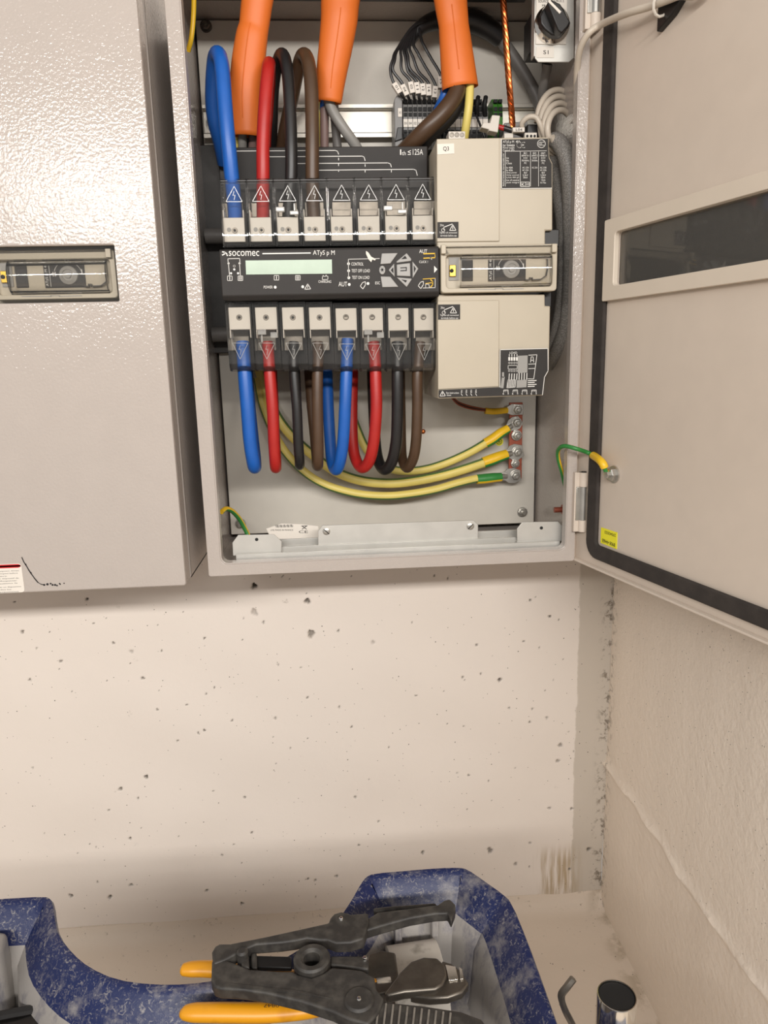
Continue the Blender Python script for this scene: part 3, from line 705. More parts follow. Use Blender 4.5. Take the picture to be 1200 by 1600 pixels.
# clear terminal covers, terminal blocks
UB = [345, 386.5, 428.5, 470.5, 512.5, 555, 597.5, 640, 681]
LB = [354, 395.5, 437.5, 479.5, 521, 562, 603, 643, 682]
def upper_pole(i):
    xa, xb = P(UB[i], 330, 0.012).x + 0.0003, P(UB[i + 1], 330, 0.012).x - 0.0003
    dy = -0.5 * i; xm = (UB[i] + UB[i + 1]) / 2
    zb, zm, zt = P(xm, 386 + dy, 0.012).z, P(xm, 332 + dy, 0.012).z, P(xm, 279 + dy, 0.018).z
    mb = MB()
    arcs = [[(0.0122 - 0.0030 * (1 - (2 * q / 8 - ap) ** 2), zb + (zm - zb) * q / 8) for q in range(9)] for ap in (0.68, 0.50)]
    arc = arcs[0]
    def ppoly(ar): return ar + [(0.0165, zt - 0.004), (0.0195, zt), (0.030, zt + 0.0008), (0.030, zt - 0.0004), (0.0203, zt - 0.0012), (0.0177, zt - 0.005)] + [(y + 0.0011, z) for y, z in ar[::-1]]
    mb.prismx(ppoly(arcs[0]), xa, xb); nv = len(mb.v) // 2
    for j, (y, z) in enumerate(ppoly(arcs[1])): mb.v[nv + j] = (xb, y, z)
    side = arc + [(0.0165, zt - 0.004), (0.0195, zt), (0.034, zt), (0.034, zb)]
    mb.prismx(side, xa, xa + 0.0009); mb.prismx(side, xb - 0.0009, xb)
    mb.box(xa, xb, 0.006, 0.034, zb - 0.001, zb + 0.0002); mb.box(xa + .003, xb - .003, 0.004, 0.012, zb + 0.0002, zb + 0.0022)
    cv = mb.build('terminal_cover', 'clear', ts, angle=25)
    w = P(xm, 300, 0.0125); t = MB()
    x0, x1 = UB[i] + 8, UB[i + 1] - 8
    t.pline([((x0 + x1) / 2, 291 + dy), (x1, 315 + dy), (x0, 315 + dy)], 0.8, 0.0128, th=0.0008, close=True)
    xm2 = (x0 + x1) / 2; t.pline([(xm2, 299 + dy), (xm2 - 2, 305 + dy), (xm2 + 1.5, 305 + dy), (xm2, 312 + dy)], 0.7, 0.0128, th=0.0006)
    t.build('warning_triangle', 'emboss', cv, smooth=False)
    if i in (2, 6):
        t = MB(); t.pbox(UB[i] + 2, 324 + dy, UB[i] + 16, 331 + dy, 0.007, 0.0125); t.pbox(UB[i] + 24, 330 + dy, UB[i] + 38, 336 + dy, 0.009, 0.0125); t.pbox(UB[i] + 30, 318 + dy, UB[i] + 33, 331 + dy, 0.009, 0.0125)
        t.build('cover_catch', 'emboss', cv, bevel=0.0006)
    mb = MB(); x0, x1, z0, z1 = RC(UB[i] + 4.5, 340 + dy, UB[i + 1] - 4, 378 + dy, 0.017)
    mb.box(x0, x1, 0.017, 0.05, z0, z1); zz = P(xm, 328 + dy, 0.017).z
    mb.box(x0, x0 + 0.0012, 0.017, 0.05, z1, zz); mb.box(x1 - 0.0012, x1, 0.017, 0.05, z1, zz)
    tb = mb.build('terminal_block', 'white', ts, bevel=0.0005)
    mb = MB(); c = P(xm + 1, 360 + dy, 0.0168); mb.lathe(c, (0, -1, 0), [(PX(4.2, .017), 0), (PX(3.8, .017), 0.0008), (PX(2.6, .017), 0.0008), (PX(2.4, .017), 0.0001), (.0001, 0.0001)], 16); s = mb.build('terminal_screw', 'darksteel', tb)
    mb = MB(); mb.pdisc(xm + 1, 360 + dy, 1.8, 0.0164); mb.build('screw_socket', 'blackin', s, smooth=False)
    mb = MB(); mb.pdisc(xm - 8, 359 + dy, 3, 0.0166); mb.build('test_point', 'greyprint', tb, smooth=False)
    mb = MB(); x0, x1, z0, z1 = RC(UB[i] + 6, 317 + dy, UB[i + 1] - 6, 340 + dy, 0.036); mb.box(x0, x1, 0.036, 0.05, z0, z1); mb.build('terminal_clamp', 'darksteel', ts, bevel=0.0006)
for i in range(8): upper_pole(i)
def lower_pole(i):
    xa, xb = P(LB[i], 520, 0.012).x + 0.0003, P(LB[i + 1], 520, 0.012).x - 0.0003
    dy = 2 if i < 4 else 3.5; xm = (LB[i] + LB[i + 1]) / 2
    zt, zm, zb = P(xm, 472 + dy, 0.012).z, P(xm, 522 + dy, 0.012).z, P(xm, 581, 0.018).z
    mb = MB()
    out = [(0.0102, zt), (0.0108, zt - 0.006), (0.012, zm), (0.0145, zb + 0.008), (0.0195, zb + 0.001), (0.032, zb)]
    inn = [(0.032, zb + 0.0011), (0.0201, zb + 0.0021), (0.0157, zb + 0.0088), (0.0132, zm), (0.0120, zt - 0.006), (0.0114, zt)]
    mb.prismx(out + inn, xa, xb)
    side = [(0.0102, zt), (0.012, zm), (0.0145, zb + 0.008), (0.0195, zb + 0.001), (0.034, zb), (0.034, zt)]
    mb.prismx(side, xa, xa + 0.0009); mb.prismx(side, xb - 0.0009, xb); mb.box(xa, xb, 0.006, 0.034, zt - 0.0002, zt + 0.001)
    cv = mb.build('terminal_cover', 'clear', ts, angle=25)
    t = MB(); x0, x1 = LB[i] + 9, LB[i + 1] - 8; b0 = 534 + dy
    t.pline([((x0 + x1) / 2, b0 + 25), (x1, b0), (x0, b0)], 0.8, 0.0118, th=0.0008, close=True)
    xm2 = (x0 + x1) / 2; t.pline([(xm2, b0 + 4), (xm2 - 2, b0 + 10), (xm2 + 1.5, b0 + 10), (xm2, b0 + 18)], 0.7, 0.0118, th=0.0006)
    t.build('warning_triangle', 'emboss', cv, smooth=False)
    if i in (1, 5):
        t = MB(); t.pbox(LB[i] + 7, 515, LB[i] + 20, 523, 0.007, 0.0125); t.pbox(LB[i] + 12, 523, LB[i] + 15, 535, 0.009, 0.0125); t.pbox(LB[i] + 27, 519, LB[i] + 38, 528, 0.008, 0.0125)
        t.build('cover_catch', 'emboss', cv, bevel=0.0006)
    mb = MB(); x0, x1, z0, z1 = RC(LB[i] + 3.5, 478 + dy, LB[i + 1] - 4.5, 515 + dy - 2, 0.017)
    mb.box(x0, x1, 0.017, 0.052, z0, z1); zz = P(xm, 528, 0.017).z
    mb.box(x0, x0 + 0.0012, 0.017, 0.05, zz, z0); mb.box(x1 - 0.0012, x1, 0.017, 0.05, zz, z0)
    tb = mb.build('terminal_block', 'white', ts, bevel=0.0005)
    mb = MB(); c = P(xm - 1, 494 + dy - (2 if i > 3 else 0), 0.0168); k = 0.0008 if i < 4 else 0.0002
    mb.lathe(c, (0, -1, 0), [(PX(4.3, .017), 0), (PX(3.9, .017), k), (PX(2.8, .017), k), (PX(2.5, .017), 0.0001), (.0001, 0.0001)], 16); s = mb.build('terminal_screw', 'darksteel', tb)
    if i < 4:
        mb = MB(); mb.pdisc(xm - 1, 496, 1.9, 0.0164); mb.build('screw_socket', 'blackin', s, smooth=False)
    mb = MB(); x0, x1, z0, z1 = RC(LB[i] + 6, 516, LB[i + 1] - 6, 548, 0.040); mb.box(x0, x1, 0.040, 0.05, z0, z1); mb.build('terminal_clamp', 'darksteel', ts, bevel=0.0006)
for i in range(8): lower_pole(i)

# controller with display and keypad
YC = -0.006
mb = MB(); a, b, c, d = RC(344.5, 387, 686.5, 466, YC); mb.prismx([(YC, c + 0.004), (YC, d - 0.0015), (YC + 0.0015, d), (0.05, d), (0.05, c), (YC + 0.004, c)], a, b)
ct = mb.build('controller', 'charcoal', ts, bevel=0.0015, seg=3)
mb = MB(); mb.pprism([(383.5, 407), (518.5, 405.5), (519, 427.5), (384.5, 429)], YC - 0.0007, YC + 0.001); mb.build('display', 'lcd', ct, smooth=False, label='pale green display')
Yp = YC - 0.0003
mb = MB()
mb.ptext('socomec', 357.5, 392, 405, 400, Yp); mb.pline([(347.5, 393.5), (351.5, 394), (354.5, 397)], 1.6, Yp); mb.pline([(347.5, 398.5), (351, 396.5)], 1.6, Yp); mb.pdisc(355, 399, 1.0, Yp)
mb.pline([(410.5, 396.3), (485, 395.3)], 1.6, Yp); mb.ptext('ATyS p M', 489, 391, 523, 400.5, Yp)
mb.pline([(356.5, 411), (356, 404.3), (374.5, 403.8), (375, 411)], .8, Yp); mb.pline([(357, 412), (358.5, 430)], .8, Yp); mb.pline([(374.3, 412), (375.5, 430)], .8, Yp)
for x, y in ((357, 411.5), (374.3, 411.5), (361, 427), (372, 427), (366, 421)): mb.pdisc(x, y, 1.6, Yp, n=8)
mb.pring(366, 415.7, 1.6, .7, Yp, n=10)
for x, y, two in ((359, 434.8, 0), (375.6, 434.8, 1), (432, 434, 0), (465.3, 434, 1)):
    mb.pline([(x - 3.6, y - 3.6), (x + 3.6, y - 3.6), (x + 3.6, y + 3.6), (x - 3.6, y + 3.6)], .7, Yp, close=True)
    for q in ((-1.2, 1.2) if two else (0,)): mb.pline([(x + q, y - 2.2), (x + q, y + 2.2)], 1.0, Yp)
mb.pline([(503.7, 432), (512.3, 431.5), (512.3, 436.5), (503.7, 437)], .7, Yp, close=True); mb.pline([(505, 430.5), (505, 432)], 1.2, Yp); mb.pline([(509.5, 430), (509.5, 431.5)], 1.2, Yp)
mb.ptext('CHARGING', 497.5, 438, 517.5, 442, Yp); mb.ptext('POWER', 412, 446.5, 426, 450.8, Yp)
for x, y in ((430, 448.7), (473, 448), (544.5, 412), (544.7, 423), (545, 434), (545.7, 444.5), (575, 443)): mb.pdisc(x, y, 2.1, Yp, n=10)
mb.pline([(480.7, 443.5), (485.5, 451.5), (476, 452)], .9, Yp, close=True); mb.pline([(480.7, 446.5), (480.7, 449.8)], .8, Yp)
mb.ptext('AUT', 529, 440.3, 542.5, 447.5, Yp); mb.pline([(593, 404), (544.3, 405), (544.7, 434)], .7, Yp)
mb.build('panel_lettering', 'whiteprint', ct, smooth=False); mb = MB()
mb.ptext('CONTROL', 549, 410, 568, 415, Yp); mb.ptext('TEST OFF LOAD', 549.3, 420.5, 578, 425.5, Yp); mb.ptext('TEST ON LOAD', 550, 431, 577.3, 436, Yp); mb.ptext('ESC', 586.3, 440, 593.8, 444.3, Yp)
for dx, dy in ((0, 0), (90.5, -0.5)): mb.pline([(563 + dx, 447 + dy), (566.5 + dx, 441.5 + dy), (571 + dx, 440 + dy), (571 + dx, 445 + dy), (567 + dx, 451.5 + dy)], .9, Yp, close=True)
mb.build('keypad_lettering', 'whiteprint', ct, smooth=False); mb = MB()
mb.ptext('AUT', 655, 389.8, 667.5, 395.5, Yp); mb.ptext('CLICK !', 655, 407.3, 668.5, 411, Yp)
mb.pprism([(678.3, 415.3), (683.5, 420.8), (678.3, 426.5)], Yp, Yp + 0.0004)
mb.pline([(671, 404), (673, 402), (674.5, 405.5)], .8, Yp); mb.pline([(661, 450), (680, 449.5), (680, 435)], .7, Yp); mb.pline([(665, 449), (665, 444), (670, 444), (671, 449)], .7, Yp)
mb.build('cover_lettering', 'whiteprint', ct, smooth=False)
mb = MB(); mb.pline([(662, 396.5), (679.5, 396)], 1.6, Yp); mb.pline([(662, 403.5), (679.5, 402.5)], 1.4, Yp); mb.pline([(679.5, 396), (680, 402)], .7, Yp)
mb.pline([(661, 436), (680, 434.7)], 1.0, Yp); mb.pline([(673, 437), (676, 440), (676, 445), (673, 448.5)], 1.5, Yp); mb.pline([(665, 443), (676, 441.5)], 1.0, Yp); mb.build('yellow_pictogram', 'yellowprint', ct, smooth=False)
for pts in ([(596.5, 395.8), (621.7, 395.3), (610, 411.8), (594.3, 413)], [(594.7, 431.8), (610, 432.2), (622.8, 448.3), (597.3, 449)], [(635.5, 395.3), (643, 404.8), (642.3, 407.8), (619.8, 410.8), (619.5, 408.5)],
            [(619.8, 413.3), (640.8, 410.8), (641.5, 431.8), (620.2, 431)], [(607, 422), (616, 411.5), (616.8, 432.8)], [(644.5, 408.2), (654, 419.8), (644.8, 434.8)], [(619.8, 433.3), (643.3, 435.2), (643.3, 437), (635.5, 448.7)],
            [(597.3 + 5 * math.cos(k * .5236), 422 - 7 * math.sin(k * .5236)) for k in range(12)]):
    mb = MB(); mb.pprism(pts, YC - 0.0018, YC + 0.001); bt = mb.build('button', 'button', ct, bevel=0.0006)
    xs_ = sum(p[0] for p in pts) / len(pts); ys_ = sum(p[1] for p in pts) / len(pts); Yb = YC - 0.0021; k = MB()
    if abs(xs_ - 632.6) < 5 and ys_ < 408: k.pprism([(633, 399.5), (636, 404), (627, 405)], Yb, Yb + .0003)
    elif abs(xs_ - 635.5) < 6 and ys_ > 433: k.pprism([(627, 436.5), (636, 438), (634, 441.5)], Yb, Yb + .0003)
    elif abs(xs_ - 613.3) < 2 and len(pts) == 3: k.pprism([(610.5, 422), (614.5, 417.5), (614.8, 427)], Yb, Yb + .0003)
    elif abs(xs_ - 647.8) < 2: k.pprism([(646.5, 414.5), (650, 419.8), (646.8, 426.5)], Yb, Yb + .0003)
    elif len(pts) == 12: k.pdisc(597.3, 421.5, 1.3, Yb); [k.pline([(597.3, 421.5), (597.3 + 3 * math.cos(a), 421.5 + 3.5 * math.sin(a))], .6, Yb) for a in (0, 1.05, 2.1, 3.14, 4.2, 5.2)]
    elif 625 < xs_ < 635: k.pline([(626, 418.5), (635, 418), (635, 422.5), (626, 423)], 1.3, Yb)
    if k.v: k.build('button_mark', 'blackprint', bt, smooth=False)
mb = MB(); mb.pprism([(571.8, 392), (575.5, 394.3), (580, 401), (587.2, 404.8), (586, 407), (581.8, 405.5), (580, 409.7), (575.5, 404.8), (571.8, 396.5)], YC - 0.0012, YC - 0.0005)
mb.build('torn_film_scrap', 'paper', ct, smooth=False)

# cream module with rating labels
def dark_label(pix, Y, name, parent):
    mb = MB(); cx = sum(p[0] for p in pix) / len(pix); cy = sum(p[1] for p in pix) / len(pix)
    mb.pprism(pix, Y, Y + 0.0004); lb = mb.build(name, 'charcoal', parent, smooth=False)
    return lb
mb = MB(); mb.pprism([(682, 218), (687, 216.5), (857, 214), (859, 246), (863.5, 255), (863.5, 360), (852, 360), (852, 388), (683, 388)], 0.0, 0.115); um = mb.build('upper_module', 'beige', ts, bevel=0.0012)
mb = MB(); mb.pprism([(682.5, 217), (780.5, 215.5), (780.5, 377), (683, 378)], -0.0016, 0.002); mb.build('front_panel', 'beige', um, bevel=0.0006)
mb = MB(); mb.pprism([(684, 460), (851.5, 460), (851.5, 478), (860, 478), (858.5, 545), (857.5, 580), (851.5, 590), (848.5, 618), (684.5, 623)], 0.0, 0.115); lm = mb.build('lower_module', 'beige', ts, bevel=0.0012)
mb = MB(); mb.pprism([(684, 470), (780, 469), (779.5, 604), (684.5, 608.5)], -0.0016, 0.002); mb.build('front_panel', 'beige', lm, bevel=0.0006)
for r_ in ((850, 358, 874, 386, 0.006, 0.06), (848, 456, 862, 480, 0.008, 0.06)):
    mb = MB(); mb.pbox(*r_); mb.build('side_coupling', 'black', ts, bevel=0.001)
nose(ts, Vector((0, 0, 0)))
# rating label
lb = dark_label([(784, 218), (856, 216.5), (857.5, 247), (862, 256), (862, 293), (784.5, 294)], -0.0006, 'rating_label', um)
mb = MB(); Y = -0.0010
mb.pline([(783.5, 217.5), (783.5, 294.7), (862.5, 294)], .9, Y)
mb.ptext('ATyS p M  40A', 786, 219.5, 813, 224.5, Y); mb.ptext('Ref. 93444004', 786, 225.5, 804, 229, Y); mb.ptext('Power supply', 786, 229.5, 804, 233, Y); mb.ptext('Control: 4S/s', 786, 233, 804, 236.7, Y)
for x in (812, 818.5): mb.pring(x, 226.5, 4.2, 1.0, Y, a0=70, a1=290)
mb.pline([(814.8, 226.5), (818.5, 226.5)], .9, Y)
mb.pring(846, 224.5, 6.2, .8, Y); [mb.pring(846 + d, 224.5, 2.6, .7, Y, n=8, a0=60, a1=300) for d in (-1.6, .6, 2.8)]
mb.ptext('PRODUCT PATENTED  WWW.SOCOMEC.COM', 785.8, 240, 787.8, 291, Y, rot=90)
mb.pline([(789.5, 236.5), (854, 235.5)], .5, Y)
for x in (789.5, 813, 829, 841.5): mb.pline([(x, 237), (x, 291)], .5, Y)
cols = ((815, 827), (831, 840), (843.5, 854)); rows = (('IEC', 'IEC', 'GB/T', 238), ('60947-6-1', '60947-3', '14048.11', 241.7), ('415V', '415V', '415V', 245.5), ('50/60Hz', '50/60Hz', '50Hz', 249.5), ('PC', '', 'PC', 253.5), ('AC-33B', 'AC-22A', 'AC-33B', 260.5), ('AC-32A', '', 'AC-32A', 264.5), ('4kV', '', '4kV', 268.5), ('2.5kV', '', '2.5kV', 272.3), ('50kA', '', '50kA', 276), ('', '', '=5kA', 280), ('', '', '0.75s', 284))
for a_, b_, c_, y in rows:
    for t, (x0, x1) in zip((a_, b_, c_), cols):
        if t:
            w = min(x1 - x0, len(t) * 1.5 + 1); xm = (x0 + x1) / 2; mb.ptext(t, xm - w / 2, y, xm + w / 2, y + 2.7, Y)
for t, y in (('Ue', 245.5), ('Hz', 249.5), ('Class', 253.5), ('Ie 40A', 260.5), ('Ie 40A', 264.5), ('Uimp power', 268.5), ('Uimp control', 272.3), ('Iq fuse 40A gG', 276), ('Icw of control', 280), ('Joule integral', 284)): mb.ptext(t, 791, y, 791 + min(20, len(t) * 1.55 + 1), y + 2.9, Y)
mb.pline([(813.5, 284.5), (827.5, 284.5), (827.5, 291.5), (813.5, 291.5)], .6, Y, close=True); mb.pline([(821, 285), (821, 291.5)], .5, Y); mb.ptext('K', 815, 286, 819.5, 290.5, Y); mb.ptext('\u00b0\u00b0', 822.5, 286, 826.5, 290, Y)
mb.build('label_lettering', 'whiteprint', lb, smooth=False)
# identification label Q3
mb = MB(); mb.pprism([(683, 225), (709.5, 224), (710, 240), (683.5, 241.5)], -0.0021, -0.0016); q3 = mb.build('identification_label', 'paper', um, smooth=False, label='white label reading Q3')
mb = MB(); mb.ptext('Q3', 692.5, 229, 701.5, 236.5, -0.0024); mb.build('label_lettering', 'blackprint', q3, smooth=False)
# two tighten-terminals labels
for (x0, y0, x1, y1), par in (((683.5, 347, 716.5, 372), um), ((684.5, 476, 719, 499.5), lm)):
    Y = -0.0020; mb = MB(); mb.pprism([(x0, y0), (x1, y0 - .5), (x1, y1 - .5), (x0, y1)], Y, -0.0016); tl = mb.build('torque_label', 'charcoal', par, smooth=False)
    mb = MB(); Y = -0.0023
    mb.ptext('2Nm', x0 + 4, y0 + 3, x0 + 10, y0 + 6.5, Y); mb.pline([(x0 + 10, y0 + 12), (x0 + 10, y0 + 8), (x0 + 23, y0 + 3)], 1.0, Y); mb.pring(x0 + 9, y0 + 12.5, 2.6, .8, Y, n=10)
    mb.pline([(x0 + 24, y0 + 4), (x0 + 29, y0 + 13), (x0 + 19, y0 + 13)], .9, Y, close=True); mb.pline([(x0 + 24, y0 + 7), (x0 + 24, y0 + 11)], .9, Y)
    mb.ptext('Tighten all connected', x0 + 3, y0 + 15, x1 - 2.5, y0 + 18.6, Y); mb.ptext('terminals before use', x0 + 4.5, y0 + 19.3, x1 - 3, y0 + 22.6, Y)
    mb.build('label_lettering', 'whiteprint', tl, smooth=False)
# wiring diagram label
lb = dark_label([(781.5, 547), (855.5, 545), (855.8, 579), (850, 589), (847, 616.5), (685.5, 621), (685.5, 609.5), (780.5, 605)], -0.0020, 'wiring_label', lm)
Y = -0.0023
mb = MB(); mb.pline([(781, 605), (781.5, 546.5), (856.2, 544.5), (856.5, 579.3), (850.8, 589.3), (847.6, 617)], .9, Y)
mb.ptext('LOAD', 796.5, 549.5, 808, 552.7, Y)
for k in range(4):
    x = 795.8 + 4 * k; mb.pline([(x, 553.5), (x, 557)], .9, Y); mb.pprism([(x - 1.5, 558), (x + 1.3, 558), (x + 1.3, 563.5), (x - 1.5, 563.5)], Y, Y + .0003)
    mb.pring(x, 567, 1.3, .6, Y, n=8); mb.pring(x - .3, 579.5, 1.3, .6, Y, n=8)
    mb.pline([(x, 584), (x - .5, 593)], 1.1, Y)
for k in range(4): mb.pline([(811.3 + 4 * k, 583), (811 + 4 * k, 593)], 1.1, Y)
mb.pline([(794, 571), (808, 570.8), (808, 576.5), (794, 576.7)], .6, Y, close=True)
mb.pline([(793, 594), (806, 593.7), (805, 605), (792, 606)], .6, Y, close=True)
for k in range(5): mb.pline([(793 + 2.7 * k, 594.3), (793 + 2.3 * k, 605)], .6, Y); mb.pline([(792.8, 596 + 2 * k), (805, 595.8 + 2 * k)], .6, Y)
mb.pline([(826, 555), (839, 554.3), (834, 592), (825, 592)], .8, Y); mb.pline([(826, 569), (836.8, 568.5)], .8, Y); mb.pline([(826, 576), (836, 575.5)], .8, Y)
mb.pline([(829, 566), (830, 557.5), (833, 557.5), (834, 566)], .8, Y); mb.pline([(829, 563), (834, 563)], .8, Y)
for k in range(4): mb.pline([(825, 595 + 3 * k), (838 - (k % 2) * 3, 594.5 + 3 * k)], 1.2, Y)
for k, nn in enumerate(('C1', 'C2', 'C3', 'C4')):
    x = 790 + 14.6 * k; mb.pline([(x - 3, 613), (x - 3, 609.5), (x + 4, 609.2), (x + 4, 612.7)], .7, Y); mb.ptext(nn, x - 1.5, 609.8, x + 2.5, 612.2, Y); mb.ptext('6', x - 4.5, 613.5, x - 2.5, 616.5, Y); mb.ptext('5', x + 3, 613.2, x + 5, 616.2, Y)
mb.build('label_lettering', 'whiteprint', lb, smooth=False); mb = MB()
mb.pline([(691.5, 611), (696, 618.5), (687.3, 618.8)], .8, Y, close=True); mb.pline([(691.5, 613.5), (691.5, 616.5)], .8, Y)
mb.ptext('See instruction', 697, 612.3, 717, 615.3, Y); mb.ptext('sheet', 698, 616, 705, 618.6, Y)
for k in range(4): mb.ptext('0N', 720 + 7.5 * k, 609.5 - .2 * k, 722.5 + 7.5 * k, 614, Y, rot=90); mb.pline([(720.5 + 7.5 * k, 615), (722.5 + 7.5 * k, 618.2)], .7, Y)
mb.build('instruction_lettering', 'whiteprint', lb, smooth=False)
mb = MB(); mb.pprism([(809, 556), (824.5, 555.3), (824, 582), (809, 583)], Y, Y + .0003); mb.pprism([(807.5, 594), (823.5, 593), (822.5, 605), (807, 606)], Y, Y + .0003); mb.pline([(786, 582.5), (786, 589)], 3, Y); mb.pline([(786.3, 590), (784.5, 605)], 4.5, Y); mb.build('diagram_fill', 'greyprint', lb, smooth=False)

# ================================================================ TWIN SWITCH BEHIND THE LEFT DOOR
da, db = P(798.5, 421, -0.005), P(108, 430.5, -0.010)
off = Vector((db.x - da.x, -0.0055, db.z - da.z))
t2 = thing('transfer_switch', 'transfer switch dial seen through the window of the closed left cabinet', 'switch', (-0.30, 0.05, 0.80))
nose(t2, off)
mb = MB(); mb.box(-0.40, -0.19, 0.0, 0.115, 0.80, 1.04); mb.build('body', 'beige', t2, bevel=0.001)
mb = MB(); mb.box(-0.45, -0.18, 0.115, 0.1985, 0.78, 1.06); mb.build('base_plate', 'charcoal_back', t2, bevel=0.001)

# ================================================================ RAIL, TERMINALS
dr = thing('din_rail', 'pale zinc mounting rail across the upper back plate', 'rail', (0.06, 0.145, P(450, 216, .14).z))
xa, xb = P(317, 190, .138).x, P(878, 190, .138).x
zs = [P(450, y, .138).z for y in (163.5, 171, 181, 207, 208, 216)]
mb = MB(); mb.box(xa, xb, 0.136, 0.1374, zs[1], zs[0]); mb.box(xa, xb, 0.136, 0.1374, zs[5], zs[4]); mb.box(xa, xb, 0.136, 0.1435, zs[1], zs[1] + .0013); mb.box(xa, xb, 0.136, 0.1435, zs[4] - .0013, zs[4]); mb.box(xa, xb, 0.1435, 0.1495, zs[4], zs[1])
mb.build('rail_profile', 'dinpale', dr, bevel=0.0004)
c = P(332, 194, 0.1432); mb = MB(); mb.lathe(c, (0, -1, 0), [(0.0075, 0), (0.0075, 0.001), (0.0045, 0.0014), (0.0045, 0.004), (0.0001, 0.0045)], 18); mb.build('rail_screw', 'zinc', dr)

YT = 0.100
def terminal(x, w, lab, txt, col, grp, ytop=150, dark=False):
    b0 = P(x + w / 2, 216, .1)
    t = thing('terminal_block', lab, 'terminal', (b0.x, 0.12, P(x, 229, YT).z), grp)
    x0, x1, z0, z1 = RC(x + .3, ytop, x + w - .3, 229, YT)
    zz = [P(x, y, YT).z for y in (ytop, 184, 200, 229)]
    mb = MB(); mb.prismx([(0.112, zz[0]), (YT + 0.002, P(x, ytop + 14, YT).z), (YT, zz[1]), (YT, zz[2]), (YT + 0.003, P(x, 214, YT).z), (0.112, zz[3]), (0.136, zz[3]), (0.136, zz[0])], x0, x1)
    mb.build('housing', col, t, bevel=0.0003)
    mb = MB()
    for y0, y1 in ((155, 160), (167, 173.5), (176, 182), (203, 207), (208.5, 215)): mb.pbox(x + 1.1, y0, x + w - 1.1, y1, YT - 0.0006, YT + 0.006)
    mb.build('wire_entry', 'blackin', t, smooth=False)
    if txt is not None:
        mb = MB(); mb.pbox(x + .4, 186, x + w - .4, 198.5, YT - 0.0014, YT); lbm = mb.build('marker_tag', 'paper', t, smooth=False)
        if txt:
            mb = MB(); mb.ptext(txt, x + 1.7, 190.5, x + w - 1.7, 194.5, YT - 0.0017); mb.build('tag_lettering', 'blackprint', lbm, smooth=False)
    return t
ec = thing('end_clamp', 'grey end clamp with white X1 tag at the left end of the terminal row', 'clamp', (P(622, 229, .1).x, .12, P(622, 229, YT).z))
mb = MB(); mb.pprism([(616, 156), (620, 148.5), (628.5, 148), (629.3, 228), (617, 229)], 0.098, 0.136); mb.build('clamp_body', 'tblock', ec, bevel=0.0008)
mb = MB(); mb.pbox(622, 169, 628, 182.5, 0.0970, 0.098); tg = mb.build('marker_tag', 'paper', ec, smooth=False)
mb = MB(); mb.ptext('X1', 623.3, 174, 627, 177.5, 0.0967); mb.build('tag_lettering', 'blackprint', tg, smooth=False)
mb = MB(); mb.pprism([(621, 199), (628.5, 198.5), (628.5, 217), (617, 221), (619, 213)], 0.0955, 0.098); mb.build('clamp_lever', 'black', ec, bevel=0.0006)
ordn = ('first', 'second', 'third', 'fourth', 'fifth', 'sixth', 'seventh', 'eighth')
for k in range(8): terminal(630 + 7.5 * k, 7.5, 'grey rail terminal, %s to the right of the X1 end clamp' % ordn[k], ('01', '04', '02', '11', '12', '14', '', '')[k], 'tblock', 'grey terminals by the X1 clamp')
for k in range(8): terminal(694 + 8.6 * k, 8.6, 'grey rail terminal between orange sheath and green terminals, %s from the left' % ordn[k], ('', 'A1', '', '', 'A2', '', '', '')[k], 'tblock', 'grey terminals beside the green pair', ytop=153)
for k in range(2): terminal(771 + 7.5 * k, 7.5, 'green earth terminal beside the bare copper strand, %s of the pair' % ('left' if k == 0 else 'right'), None, 'green', 'green earth terminals', ytop=149)

